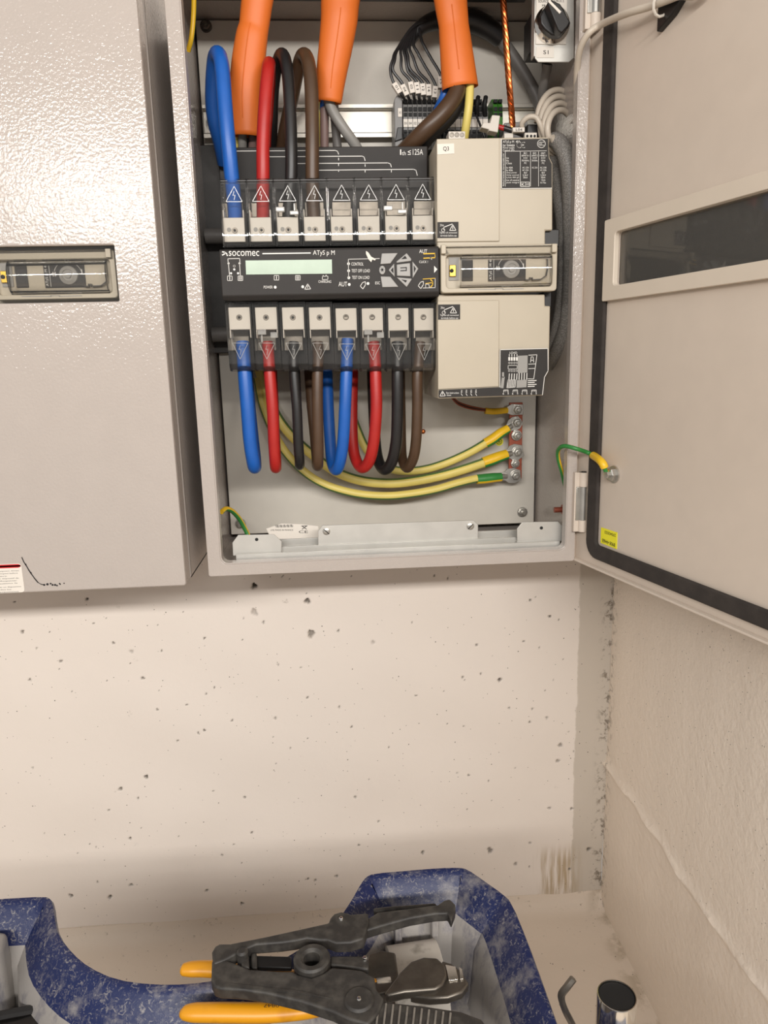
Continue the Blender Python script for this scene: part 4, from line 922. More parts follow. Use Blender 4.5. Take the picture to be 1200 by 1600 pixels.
# ================================================================ CONTROL WIRES WITH MARKERS
ends = [(620, 136, 634), (632, 139, 641), (643, 135, 648.5), (652, 136, 656), (661, 138, 663.5), (670, 139, 671), (680, 142, 678.5), (689, 127, 690)]
tops = [(610, 108, 620, 78), (614, 110, 622, 76), (628, 110, 628, 72), (638, 112, 632, 72), (641, 108, 636, 70), (654, 112, 640, 70), (662, 100, 646, 66), (674, 92, 658, 60)]
for k, ((mx, my, tx), (ax, ay, bx, by)) in enumerate(zip(ends, tops)):
    w = thing('control_wire', 'thin black control wire with white marker sleeve, %s from the left above the terminals' % ordn[k], 'wire', tuple(P(tx, 158, .098)), 'marked control wires above the terminals')
    dx, dy = tx - mx, 158 - my; ln = math.hypot(dx, dy)
    Y = 0.092 + 0.0012 * k
    p = [(tx, 159, .100), (mx + dx * .55, my + dy * .55, Y), (mx - dx * .42, my - 9, Y), (ax, ay, Y), ((ax + bx) / 2 - 1, (ay + by) / 2, Y), (bx, by, Y + .003), (650 + k, 38 - k * .6, Y + .012), (690, 28 - k * 1.5 + 4, .118), (725, 24 + k * 1.6, .120), (760, 42 + k, .124), (780, 60, .128)]
    mb = MB(); mb.tube(wirepts(p), PX(2.1, Y), 8); mb.build('insulation', 'blackwire', w)
    d = Vector((dx, dy)).normalized(); n = Vector((-d.y, d.x)) * 4.1; c0 = Vector((mx, my)) - d * 8; c1 = Vector((mx, my)) + d * 10
    mb = MB(); q = [c0 + n, c1 + n, c1 - n, c0 - n]; mb.pprism([(v.x, v.y) for v in q], Y - 0.004, Y + 0.002); sl = mb.build('marker_sleeve', 'paper', w, bevel=0.0004)
    mb = MB(); cc = Vector((mx, my)); fa, fb, fc, fd = [P(v.x, v.y, Y - .0043) for v in (cc - d * 3 + n * .45, cc + d * 4 + n * .45, cc - d * 3 - n * .45, cc + d * 4 - n * .45)]
    mb.text(('01', '04', '02', '11', '12', '14', '13', '15')[k], lambda u, v: (fa * (1 - u) + fb * u) * (1 - v) + (fc * (1 - u) + fd * u) * v); mb.build('marker_lettering', 'blackprint', sl, smooth=False)
def cable(name, pix, wpx, m, label, cat='cable', group=None, n=14, sub=8, rs=None, **kw):
    pts = wirepts(pix, sub); Ym = sum(p[2] for p in pix) / len(pix)
    mb = MB(); mb.tube(pts, [PX(q / 2, Ym) for q in rs] if rs else PX(wpx / 2, Ym), n, **kw)
    return tag(mb.build(name, m), label, cat, group)
cable('bundle_sleeve', [(640, 66, .112), (652, 48, .114), (670, 36, .118), (690, 31, .120), (715, 30, .122), (740, 34, .124), (762, 44, .126), (782, 60, .130)], 26, 'blackwire', 'thick black sleeve bundling the control wires behind the right orange sheath', 'sleeve', rs=[14, 18, 22, 26, 28, 30, 28, 24])
cable('control_cable', [(778, 54, .130), (790, 72, .132), (806, 95, .132), (823, 122, .130), (838, 150, .128), (848, 180, .128), (852, 205, .128)], 17, 'greycable', 'dark grey control cable arching down behind the S1 switch')
cable('black_wire', [(744, 180, .092), (749, 192, .090), (754, 205, .088), (760, 222, .088)], 3.2, 'blackwire', 'short thin black wire between yellow core and white plug', 'wire')
for k, (x, nm) in enumerate(((746, 'left'), (758, 'right'))):
    mb = MB(); mb.tube(wirepts([(x, 180, .100), (x - 1, 168, .094), (x, 158, .092), (x + 1, 152, .095)]), PX(3.4, .094), 8)
    tag(mb.build('jumper_plug', 'blackin'), 'short black jumper lead with clear collar on the terminals, %s of the two' % nm, 'wire', 'jumper leads left of the green terminals')

# ================================================================ POWER CABLES, TOP
cable('power_cable', [(368, 345, .034), (366, 315, .030), (362, 275, .025), (357, 225, .022), (352, 170, .024), (348, 115, .030), (344, 90, .038), (339, 84, .050), (335, 95, .062), (332, 130, .075), (332, 165, .084), (336, 195, .092), (344, 225, .104), (350, 255, .118)], 20, 'blue', 'blue power cable looping over at the upper left terminal')
cable('power_cable', [(411, 345, .034), (411, 315, .030), (411, 270, .026), (411, 225, .026), (414, 165, .028), (418, 118, .034), (420, 101, .046), (421, 105, .062), (420, 140, .078), (418, 190, .094), (416, 240, .112)], 18, 'red', 'red power cable rising beside the left orange sheath')
cable('power_cable', [(450, 345, .034), (452, 315, .032), (455, 275, .030), (455, 225, .030), (453, 165, .034), (450, 120, .040), (445, 92, .048), (439, 86, .058), (432, 105, .070), (427, 140, .082), (425, 190, .096), (424, 235, .112)], 17, 'blackwire', 'black power cable arching over between red and brown cables')
cable('power_cable', [(491, 345, .034), (489, 315, .032), (488, 275, .030), (488, 215, .030), (487, 150, .034), (484, 110, .040), (478, 88, .050), (471, 90, .062), (464, 115, .074), (457, 150, .086), (447, 195, .098), (440, 235, .112)], 19, 'brown', 'brown power cable arching over left of the middle orange sheath')

def sheath(pix, ws, label, cores, seam, ring_y=None):
    t = thing('cable_sheath', label, 'cable', tuple(P(pix[-1][0], pix[-1][1], pix[-1][2])))
    pts = wirepts(pix, 8); Ym = pix[-1][2]; n = 20; m = len(pts)
    rs = np.interp(np.linspace(0, 1, m), np.linspace(0, 1, len(ws)), ws)
    mb = MB(); mb.tube(pts, [PX(q / 2, Ym) for q in rs], n, cap=False, flat=0.72); s = mb.build('sheath', 'orange', t)
    so = s.modifiers.new('wall', 'SOLIDIFY'); so.thickness = 0.0012; so.offset = -1
    mb = MB(); e = [Vector(p) + Vector((0, 0.72 * -PX(rs[i] / 2, Ym) * 0.999, 0)) for i, p in enumerate(pts)]
    mb.tube([q + Vector((seam, 0, 0)) for q in e[int(m * .35):-3]], PX(.8, Ym), 6); mb.build('sheath_seam', 'orange', s)
    for cp, w, mt in cores: mb = MB(); mb.tube(wirepts(cp), PX(w / 2, Ym), 12); mb.build('core', mt, t)
    return t
sheath([(410, -40, .062), (402, 0, .064), (397, 40, .066), (393, 60, .066), (388, 100, .068), (384, 150, .070), (385, 213, .074)], [43, 42, 40, 43, 46, 46, 40],
       'orange cable sheath hanging at the left, nearest the blue cable',
       [([(368.5, 195, .082), (369, 215, .086), (369, 240, .09)], 8, 'yellowwire'), ([(379, 195, .078), (379, 215, .08), (379, 240, .088)], 12, 'greywire'), ([(395, 195, .08), (395, 216, .083), (394, 240, .09)], 12, 'pinkwire'), ([(387, 195, .088), (387, 216, .09), (387, 240, .095)], 11, 'blackwire')], -0.002)
sheath([(540, -40, .062), (532, 0, .064), (530, 30, .064), (524, 75, .066), (518, 115, .068), (514, 160, .072)], [52, 52, 50, 46, 42, 35],
       'middle orange cable sheath with a grey core bending to the right',
       [([(510, 140, .074), (518, 170, .074), (535, 198, .074), (556, 228, .080), (566, 250, .09)], 15, 'greywire'), ([(507, 140, .082), (507, 180, .084), (507, 240, .09)], 12.5, 'pinkwire'), ([(520, 140, .086), (523, 180, .088), (528, 240, .094)], 13, 'greycable'), ([(498, 140, .086), (497, 180, .088), (496, 240, .094)], 7, 'yellowwire'), ([(505, 140, .078), (505, 158, .079), (504, 176, .088)], 9, 'blue')], 0.001)
sheath([(700, -45, .060), (704, 0, .060), (709, 40, .060), (713, 80, .060), (719, 138, .062)], [54, 46, 42, 46, 52],
       'right orange cable sheath above the terminals with brown and yellow cores',
       [([(716, 120, .062), (712, 148, .056), (690, 178, .052), (662, 206, .056), (632, 236, .075), (620, 250, .095)], 24, 'brown'), ([(722, 120, .068), (716, 160, .066), (694, 190, .066), (668, 214, .068), (650, 240, .085)], 22, 'blackwire'), ([(702, 120, .070), (694, 150, .070), (684, 172, .080), (676, 200, .093)], 13, 'blue'), ([(734, 120, .060), (734, 140, .058), (732, 170, .056), (727, 205, .062), (724, 230, .075)], 12, 'yellowwire')], -0.002)

# bare copper strand
cs = thing('copper_strand', 'bare twisted copper strand hanging down behind the cream module', 'wire', tuple(P(800, 192, .07)))
path = wirepts([(783, -30, .070), (786, 0, .070), (790, 50, .070), (794, 110, .070), (798, 160, .072), (801, 200, .076)], 14)
for j in range(6):
    pts = []
    for i, p in enumerate(path):
        a = i * 0.42 + j * math.pi / 3; r = PX(2.6, .07); pts.append(p + Vector((math.cos(a) * r, math.sin(a) * r, 0)))
    mb = MB(); mb.tube(pts, PX(2.1, .07), 6); mb.build('copper_wire', 'copper', cs)

# ================================================================ POWER CABLES, BOTTOM
def lower_cable(p, w, m, label): return cable('power_cable', p, w, m, label)
lower_cable([(379, 535, .034), (381, 560, .030), (383, 590, .027), (387, 640, .026), (391, 690, .028), (396, 722, .034), (398, 730, .046), (398, 718, .062), (394, 680, .078), (389, 630, .094), (386, 590, .108), (385, 560, .116)], 20, 'blue', 'blue power cable hanging at far left below the switch')
lower_cable([(418, 535, .034), (420, 560, .030), (422, 590, .027), (426, 640, .026), (428, 690, .028), (430, 722, .034), (431, 731, .046), (431, 718, .062), (429, 680, .078), (427, 630, .094), (425, 590, .108), (424, 560, .116)], 17, 'red', 'red power cable hanging second from left below the switch')
lower_cable([(459, 535, .034), (459, 560, .030), (460, 590, .028), (464, 640, .027), (466, 690, .029), (468, 718, .034), (468, 727, .046), (468, 716, .062), (466, 680, .078), (464, 630, .094), (462, 590, .108), (461, 560, .116)], 15, 'blackwire', 'black power cable hanging beside the red one at lower left')
lower_cable([(496, 535, .034), (497, 560, .030), (496, 590, .027), (496, 640, .026), (497, 690, .028), (497, 720, .034), (496, 728, .046), (495, 715, .062), (492, 680, .076), (487, 630, .090), (484, 590, .102), (482, 560, .112)], 16.5, 'brown', 'brown power cable hanging right next to the lower black one')
lower_cable([(543, 530, .034), (542, 560, .030), (541, 590, .027), (539, 640, .026), (536, 690, .030), (531, 722, .038), (525, 734, .048), (519, 722, .060), (516, 690, .070), (513, 640, .082), (511, 590, .094), (509, 560, .104)], 18, 'blue', 'blue power cable looping in a U under the middle terminals')
lower_cable([(584, 535, .034), (586, 560, .030), (587, 590, .027), (588, 640, .026), (584, 690, .030), (577, 720, .038), (566, 731, .048), (556, 718, .060), (551, 690, .070), (550, 640, .082), (551, 590, .094), (551, 560, .104)], 17.5, 'red', 'red power cable looping in a U under the right terminals')
lower_cable([(621, 535, .034), (621, 560, .030), (621, 590, .027), (621, 640, .028), (619, 690, .032), (612, 722, .040), (601, 734, .050), (592, 722, .062), (587, 695, .074), (584, 640, .086), (582, 590, .098), (582, 560, .106)], 17.5, 'blackwire', 'black power cable looping in a U between red and brown loops')
lower_cable([(656, 535, .034), (654, 560, .030), (652, 590, .027), (652, 640, .028), (650, 690, .032), (645, 718, .040), (636, 731, .050), (629, 718, .062), (627, 695, .072), (626, 640, .086), (625, 590, .098), (625, 560, .106)], 16, 'brown', 'brown power cable looping in a U at the right end of the terminals')

# ================================================================ EARTH BAR AND EARTH CABLES
YB = 0.132
eb = thing('earth_bar', 'red copper earth bar with six bolts on the back plate', 'busbar', tuple(P(805, 750, .145)))
mb = MB(); mb.pbox(795.5, 629, 816, 748, YB, YB + 0.004); mb.build('bar', 'copperbar', eb, bevel=0.0005)
mb = MB(); mb.pbox(799, 634, 812, 646, YB + .004, 0.1498); mb.pbox(799, 730, 812, 744, YB + .004, 0.1498); mb.build('standoff', 'black', eb)
for k, (px, py) in enumerate(((808, 640), (807, 660), (807, 680), (808, 706), (805, 724), (805, 743))): hexnut(P(px, py, YB - .0022), 0.0052 if k != 4 else 0.0044, eb, 'bolt')
def gy(a, b):
    return lambda k, n: 1 if a <= (k / n) < b or a <= (k / n + 1) < b else 0
def earth_cable(pix, w, label, band, lug, shrink, big):
    t = thing('earth_cable', label, 'cable', tuple(P(pix[0][0], pix[0][1], .125)))
    pts = wirepts(pix, 8); mb = MB(); mb.tube(pts, PX(w / 2, .12), 16, mifn=gy(*band)); mb.build('insulation', ['yellowwire', 'greenwire'], t)
    sp = wirepts(shrink, 6); mb = MB(); mb.tube(sp, [PX(q, .12) for q in (w / 2 + 1.2, w / 2 + 1.6, w / 2 + 1.2, w / 2 + .4)], 16, mifn=gy(band[0] - .05, band[1] + .1)); mb.build('shrink_sleeve', ['yel2', 'grn2'], t)
    (x0, y0), (x1, y1) = lug
    d = Vector((x1 - x0, y1 - y0)).normalized(); n = Vector((-d.y, d.x)); poly = []
    for q, hw in ((0, w * .42), (.35, w * .5), (.55, big), (.95, big * 1.1)): v = Vector((x0, y0)) + Vector((x1 - x0, y1 - y0)) * q + n * hw; poly.append((v.x, v.y))
    v = Vector((x1, y1)) + d * big * .8 + n * big * .7; poly.append((v.x, v.y)); v = Vector((x1, y1)) + d * big * .8 - n * big * .7; poly.append((v.x, v.y))
    for q, hw in ((.95, big * 1.1), (.55, big), (.35, w * .5), (0, w * .42)): v = Vector((x0, y0)) + Vector((x1 - x0, y1 - y0)) * q - n * hw; poly.append((v.x, v.y))
    mb = MB(); mb.pprism(poly, YB - 0.0022, YB); mb.cyl(P(x0 - d.x * 4, y0 - d.y * 4, .126), P(x0 + d.x * 12, y0 + d.y * 12, .129), PX(w * .42, .12), PX(w * .3, .12), 12); mb.build('cable_lug', 'zinc', t, bevel=0.0004)
    return t
earth_cable([(780, 679, .124), (762, 690, .122), (735, 706, .118), (700, 722, .116), (665, 733, .116), (630, 736, .118), (600, 728, .122), (575, 705, .128), (560, 675, .134), (548, 640, .138), (540, 600, .140), (535, 570, .140)], 13, 'uppermost of three green-yellow earth cables running to the copper bar', (.1, .42), ((790, 672), (807, 660)), [(758, 693, .122), (770, 686, .123), (782, 677, .124), (794, 670, .126)], 10)
earth_cable([(770, 718, .124), (755, 723, .122), (725, 733, .118), (690, 743, .116), (650, 751, .114), (610, 755, .114), (565, 751, .116), (525, 737, .120), (490, 712, .126), (455, 680, .132), (430, 645, .136), (412, 600, .138), (402, 565, .138)], 15, 'middle green-yellow earth cable sweeping below the power cables', (.1, .35), ((788, 711), (808, 706)), [(755, 723, .122), (768, 718.5, .123), (780, 714, .124), (792, 710, .126)], 12)
earth_cable([(760, 748, .124), (745, 748, .122), (715, 755, .118), (680, 765, .116), (640, 772, .114), (600, 775, .114), (555, 771, .116), (510, 758, .118), (475, 737, .122), (445, 705, .128), (425, 670, .134), (410, 630, .138), (402, 590, .139)], 13, 'lowest green-yellow earth cable hanging above the bottom rail', (.66, .92), ((780, 745), (805, 743)), [(745, 749, .122), (757, 748, .123), (770, 746.5, .124), (783, 745.5, .126)], 11)
ew = thing('earth_wire', 'thin red-brown earth wires with green-yellow sleeve at the top of the copper bar', 'wire', tuple(P(760, 640, .13)))
for k, (m_, dy) in enumerate((('copperbar', 0), ('blackwire', 2.2), ('copperbar', 4))):
    mb = MB(); mb.tube(wirepts([(706, 618 + dy, .11), (716, 628 + dy, .112), (732, 634 + dy, .118), (750, 638 + dy * .8, .122), (768, 641 + dy * .4, .124)]), PX(1.3, .12), 8); mb.build('strand', m_, ew)
mb = MB(); mb.tube(wirepts([(758, 642, .123), (770, 643, .124), (784, 642, .126), (792, 641, .128)]), PX(5, .12), 12, mifn=gy(.1, .5)); mb.build('shrink_sleeve', ['yel2', 'grn2'], ew)
mb = MB(); mb.pprism([(790, 637), (800, 631), (818, 632), (818, 648), (800, 649), (790, 645)], YB - .002, YB); mb.build('cable_lug', 'zinc', ew, bevel=0.0004)
# round earth symbol sticker
mb = MB(); mb.pdisc(780, 690, 6.5, 0.1494, n=20); es = tag(mb.build('earth_sticker', 'sticker_y', smooth=False), 'small round yellow earth symbol sticker left of the copper bar', 'sticker')
mb = MB(); mb.pring(780, 690, 4.2, .8, 0.1491); mb.pline([(780, 687), (780, 690)], .8, .1491); mb.pline([(777.5, 690), (782.5, 690)], .8, .1491); mb.pline([(778.5, 692), (781.5, 692)], .8, .1491); mb.build('symbol', 'blackprint', es, smooth=False)
# door bonding wire
bw = thing('bonding_wire', 'green-yellow bonding wire arching from cabinet side to door bolt', 'wire', tuple(P(886, 780, .03)))
dbp = DX(*[DP(958, 738)[0], -0.008, DP(958, 738)[1]]); d2 = DX(DP(940, 722, -.012)[0], -0.012, DP(940, 722, -.012)[1])
pts = catmull([P(888, 784, .034), P(884, 765, .030), P(878, 738, .020), P(872, 715, .010), P(873, 702, .0), P(882, 697, -.012), P(900, 701, -.022), P(922, 709, -.020), Vector(d2), Vector(dbp)], 8)
mb = MB(); mb.tube(pts, PX(3.3, .0), 12, mifn=gy(.45, .95)); mb.build('insulation', ['yel2', 'grn2'], bw)
mb = MB(); mb.tube(pts[-15:-4], PX(6.2, -.03), 12); mb.build('terminal_sleeve', 'yel2', bw)
mb = MB(); mb.tube(pts[:6], PX(5, .03), 12); mb.build('terminal_sleeve', 'yel2', bw)
mb = MB(); mb.tube(pts[-6:], PX(2.5, -.04), 8); mb.build('bare_end', 'copper', bw)
# wire at the lower left and at the upper left
mb = MB(); mb.tube(wirepts([(346, 800, .05), (353, 795, .06), (362, 798, .07), (372, 808, .08), (380, 821, .085), (388, 838, .085), (392, 860, .08)]), PX(3.8, .07), 10, mifn=gy(.1, .5)); tag(mb.build('bonding_wire', ['yel2', 'grn2']), 'short green-yellow wire behind the left bottom bracket', 'wire')
mb = MB(); mb.tube(wirepts([(303, -30, .06), (303, 0, .06), (302, 30, .06), (299, 60, .062), (294, 80, .068)]), PX(3.4, .06), 10, mifn=gy(.25, .8)); tag(mb.build('bonding_wire', ['yel2', 'grn2']), 'green-yellow wire along the left inner side at the top', 'wire')

# ================================================================ S1 SELECTOR SWITCH
s1 = thing('selector_switch', 'black rotary selector switch on a steel bracket marked S1', 'switch', tuple(P(866, 97, .05)))
mb = MB(); mb.pprism([(836, -25), (897, -25), (897, 90), (889, 97), (841, 97), (836, 91)], 0.035, 0.0365)
x0 = P(836, 40, .035).x; z0, z1 = P(840, 88, .035).z, P(840, -25, .035).z; mb.box(x0 - .0008, x0 + .0007, 0.035, 0.046, z0, z1); mb.box(P(870, 0, .04).x, P(880, 0, .04).x, 0.0365, 0.15, P(860, 25, .04).z, P(860, 12, .04).z)
mb.build('bracket', 'galv', s1, bevel=0.0004)
mb = MB(); mb.pbox(838, -22, 886, 69, 0.0338, 0.035); lp = mb.build('legend_plate', 'paper', s1, bevel=0.0003)
mb = MB(); mb.ptext('SOURCE', 841, 0, 857, 3.8, .0335); mb.ptext('SOURCE 2', 861, -.5, 881, 3.3, .0335); mb.ptext('PR', 847, 7, 853, 10.5, .0335); mb.build('plate_lettering', 'blackprint', lp, smooth=False)
mb = MB(); c = P(862, 39, .0338); mb.lathe(c, (0, -1, 0), [(PX(25, .03), 0), (PX(25, .03), 0.002), (PX(20, .03), 0.005), (PX(19, .03), 0.007), (PX(15, .03), 0.0075)], 28); mb.build('chrome_ring', 'chrome', s1)
mb = MB(); kn = [(856, 4.5), (860.5, 0), (874, 4.5), (881.5, 13.5), (886, 25), (892, 34), (890.5, 39), (880, 54), (872.5, 55.5), (862, 54), (852, 46), (845.5, 37.5), (844, 25.5), (848.5, 15)]
mb.pprism(kn, 0.018, 0.028); kb = mb.build('knob', 'black', s1, bevel=0.0015, seg=3)
mb = MB(); mb.pprism([(855, 4), (862, -1), (876, 6), (891, 34), (887, 42), (878, 52), (872, 47)], 0.006, 0.018); mb.build('grip', 'black', kb, bevel=0.0012)
mb = MB(); mb.pprism([(856.5, 2.5), (859.5, .5), (877, 18), (874.5, 21.5)], 0.0052, 0.0062); mb.build('pointer_mark', 'paper', kb, smooth=False)
mb = MB(); mb.pprism([(838.5, 73), (865.5, 73), (865.5, 90), (838, 90)], 0.0344, 0.035); sl = mb.build('identification_label', 'paper', s1, smooth=False, label='cream label reading S1')
mb = MB(); mb.ptext('S1', 849, 78.5, 857, 84.5, .0341); mb.build('label_lettering', 'blackprint', sl, smooth=False)
mb = MB(); mb.pbox(829, 22, 872, 82, 0.048, 0.075); mb.build('contact_block', 'black', s1, bevel=0.001)
cable('switch_lead', [(856, 100, .065), (853, 115, .07), (849, 135, .08), (847, 155, .09), (848, 175, .1)], 13, 'greycable', 'dark lead dropping from the underside of the S1 switch')

# ================================================================ BEIGE COIL, BRAIDED SLEEVES, PLUGS
pts = []
for k in range(4):
    for j in range(16):
        a = math.radians(180 - j * 22.5); f = k + j / 16
        cx, rx = 872 + 1.5 * f, 33 - 4 * f; cy, ry = 192 + 3 * f, 54 - 7.5 * f
        pts.append((cx + rx * math.cos(a) * (0.9 if math.cos(a) > 0 else 1.0), cy - ry * math.sin(a), 0.075 - 0.006 * f + 0.012 * math.cos(a)))
cc = thing('coiled_cable', 'coil of beige cable with a white tie right of the cream module', 'cable', tuple(P(872, 240, .07)))
mb = MB(); mb.tube(wirepts(pts, 3), PX(4.4, .06), 10); mb.build('cable', 'datacable', cc)
mb = MB(); mb.tube(wirepts([(890, 193, .046), (896, 186, .042), (903, 182, .046), (904, 186, .07), (898, 190, .078)], 4), PX(1.6, .05), 6); mb.build('cable_tie', 'white', cc)
tq = [DP(985, 22, -.012), DP(1020, 10, -.010), DP(1060, -6, -.009), DP(1110, -30, -.009)]
bc = thing('door_cable', 'beige cable curving from the coil over the hinge to the door tie mount', 'cable', tuple(P(903, 150, .03)))
pts = catmull([P(897, 215, .05), P(901, 180, .035), P(901, 140, .015), P(902, 105, .0), P(907, 75, -.014), P(920, 52, -.024), P(940, 38, -.030)] + [Vector(DX(u, o, z)) for (u, z), o in zip(tq, (-.016, -.012, -.010, -.009))] + [Vector(DX(0.225, -.008, 1.185)), Vector(DX(0.262, -.007, 1.188)), Vector(DX(0.275, .001, 1.188))], 8)
mb = MB(); mb.tube(pts, PX(4.6, 0), 12); mb.build('cable', 'datacable', bc)
u, z = DP(1034, 6, -.010); mb = MB(DX); mb.tube([(u + .008 * math.cos(a) * .3, -.010 + .008 * math.sin(a), z + .0085 * math.cos(a)) for a in [k * math.pi / 6 for k in range(13)]], 0.0012, 6, cap=False); mb.build('cable_tie', 'white', bc)
cable('braided_sleeve', [(858, 226, .060), (866, 219, .050), (876, 226, .042), (886, 250, .036), (892, 290, .034), (894, 340, .034), (895, 400, .036), (893, 460, .040), (888, 505, .046), (878, 535, .058), (868, 555, .075), (860, 570, .095)], 25, 'braid', 'outer grey braided sleeve bowing down the right side of the switch', 'sleeve', n=18, rs=[14, 22, 24, 25, 27, 28, 28, 28, 27, 26, 24, 20])
cable('braided_sleeve', [(864, 240, .078), (868, 262, .066), (873, 300, .058), (879, 345, .054), (882, 395, .052), (881, 445, .054), (876, 490, .060), (868, 525, .070), (860, 548, .085), (852, 560, .1)], 21, 'braid', 'inner grey braided sleeve tucked against the black side coupling', 'sleeve', n=18)
cable('braided_lead', [(816, 203, .060), (816, 192, .056), (826, 183, .052), (838, 184, .050), (845, 197, .050), (850, 212, .054), (853, 226, .062)], 7.5, 'datacable', 'short pale braided lead arching above the rating label')
pg = thing('white_plug', 'white plastic T-shaped plug above the cream module', 'connector', tuple(P(770, 207, .06)))
mb = MB(); mb.pprism([(752, 199), (755, 191.5), (766, 192), (769, 179.5), (781.5, 180.5), (778, 207), (764, 204), (764, 202)], 0.052, 0.066); mb.build('plug_body', 'white', pg, bevel=0.0008)
mb = MB(); mb.tube(wirepts([(779, 198, .058), (785, 200, .057), (790, 201, .057)]), PX(3.5, .057), 10); mb.build('red_ferrule', 'red', pg)
mb = MB(); mb.tube(wirepts([(787, 200, .057), (800, 204, .056), (812, 208, .056), (822, 213, .058), (830, 222, .062)]), PX(3.8, .057), 10); mb.build('lead', 'blackwire', pg)
mb = MB(); mb.pprism([(801, 199), (820, 199), (820, 206), (802, 206)], 0.049, 0.056); mk_ = mb.build('marker_sleeve', 'paper', pg, bevel=0.0004)
mb = MB(); mb.ptext('L04', 806, 200.6, 816, 204.6, .0487); mb.build('marker_lettering', 'blackprint', mk_, smooth=False)
sp_ = thing('signal_plug', 'small black and white signal connector behind the rating label', 'connector', tuple(P(830, 216, .06)))
mb = MB(); mb.pbox(824, 194, 842, 214, 0.062, 0.085); mb.build('plug_body', 'black', sp_, bevel=0.0008)
mb = MB(); mb.pbox(820, 207, 839, 218, 0.050, 0.060); mb.pbox(788, 208, 802, 218, 0.054, 0.066); wt = mb.build('pin_strip', 'white', sp_, bevel=0.0005)
mb = MB(); [mb.pdisc(x, 212.5, 1.8, .0496) for x in (824, 830, 835.5)]; mb.build('pin_hole', 'blackin', wt, smooth=False)
rb = thing('relay_base', 'clear-topped grey relay socket under the copper strand', 'connector', tuple(P(800, 216, .08)))
mb = MB(); mb.pprism([(788, 192), (824, 189), (826, 216), (786, 217)], 0.082, 0.115); mb.build('socket_body', 'tblock', rb, bevel=0.0008)
mb = MB(); mb.pprism([(792, 193), (822, 190), (822, 198), (790, 201)], 0.074, 0.082); mb.build('clear_lid', 'emboss', rb, bevel=0.0006)
sc3 = thing('screw_connector', 'white three-way screw connector on top of the cream module', 'connector', tuple(P(713, 216, .05)))
mb = MB(); mb.pbox(701, 205, 727, 219, 0.028, 0.045); mb.build('housing', 'white', sc3, bevel=0.0006)
for x in (706, 714, 722):
    mb = MB(); c = P(x, 210.5, .028); mb.lathe(c, (0, -1, 0), [(PX(3.4, .03), 0), (PX(3.2, .03), .0006), (PX(2.2, .03), .0006), (PX(2, .03), .0001), (.0001, .0001)], 14); mb.build('screw', 'darksteel', sc3)
# loose paper label lying in the cabinet bottom
ppw = [(416, 826), (440, 818), (470, 819), (497, 822), (499, 838), (497, 853), (468, 857), (438, 852), (424, 843)]
mb = MB(); mb.pprism(ppw, 0.060, 0.0604); pp = tag(mb.build('loose_label', 'paper', smooth=False), 'loose grey-white paper label standing behind the bottom strip', 'label')
mb = MB(); Y = .0597
for k in range(16): mb.pline([(430 + k * 1.8, 820.5 - k * .05), (431 + k * 1.8, 824 - k * .05)], .4 + .6 * ((k * 7) % 3) / 2, Y)
mb.ptext('(10) MADE IN FRANCE', 423, 827, 458, 830, Y); mb.ptext('CE', 467, 829, 481, 833, Y); mb.pline([(472, 822), (479, 827)], .9, Y); mb.pline([(479, 822), (472, 827)], .9, Y); mb.pline([(471, 822), (480, 821.7)], .9, Y); mb.ptext('M', 440, 844, 449, 851, Y)
mb.build('label_lettering', 'blackprint', pp, smooth=False)

# ================================================================ TOOL TOTE AND TOOLS
ZR = 0.36
half = [(-0.134, -0.258), (-0.105, -0.2555), (-0.075, -0.248), (-0.050, -0.234), (-0.030, -0.217), (-0.012, -0.197), (-0.002, -0.178), (0.006, -0.160), (0.012, -0.1500), (0.020, -0.1458), (0.055, -0.1450), (0.085, -0.1445), (0.104, -0.1458), (0.112, -0.1490), (0.126, -0.168), (0.139, -0.186), (0.1440, -0.196), (0.1465, -0.240), (0.1475, -0.285), (0.1480, -0.330)]
q1 = half; q2 = [(x, -0.66 - y) for x, y in half[-2::-1]]; right = q1 + q2
left = [(-0.268 - x, y) for x, y in right[-2:0:-1]]
outline = [Vector((a, b, 0)) for a, b in right + left]
def chaikin(p):
    o = []
    for i in range(len(p)):
        a, b = p[i], p[(i + 1) % len(p)]; o += [a * .75 + b * .25, a * .25 + b * .75]
    return o
outline = chaikin(outline); NO = len(outline)
def inset(d):
    o = []
    for i in range(NO):
        t = (outline[(i + 2) % NO] - outline[(i - 2) % NO]).normalized(); n = Vector((t.y, -t.x, 0))
        o.append(outline[i] + n * d)
    return o
cen = Vector((-0.134, -0.33, 0))
sgn = 1 if (inset(0.01)[NO // 4] - cen).length < (outline[NO // 4] - cen).length else -1
def loft(levels, closed_bottom=True):
    vs = []; fs = []
    for d, z in levels:
        for p in inset(sgn * d): vs.append((p.x, p.y, z))
    for L in range(len(levels) - 1):
        for i in range(NO):
            j = (i + 1) % NO; fs.append((L * NO + i, L * NO + j, (L + 1) * NO + j, (L + 1) * NO + i))
    if closed_bottom:
        b0 = (len(levels) - 1) * NO
        for t in tessellate_polygon([[Vector((v[0], v[1], 0)) for v in vs[b0:]]]): fs.append(tuple(b0 + i for i in t))
    return vs, fs
tt = thing('tool_tote', 'dirty dark blue plastic tool tote with two lobes and a narrow waist', 'tote', (-0.134, -0.33, 0))
mb = MB(); v, f = loft([(0.058, 0.0), (0.030, 0.325), (0.012, 0.330), (0.001, 0.333), (0.0, 0.335), (0.0, 0.357), (0.0015, ZR), (0.005, ZR), (0.009, ZR - .003), (0.018, ZR - .014), (0.028, ZR - .028)], False)
mb.add(v, f); mb.add([v[i] for i in range(NO)], [tuple(range(NO))]); mb.build('shell', 'tote', tt, recalc=False, angle=50)
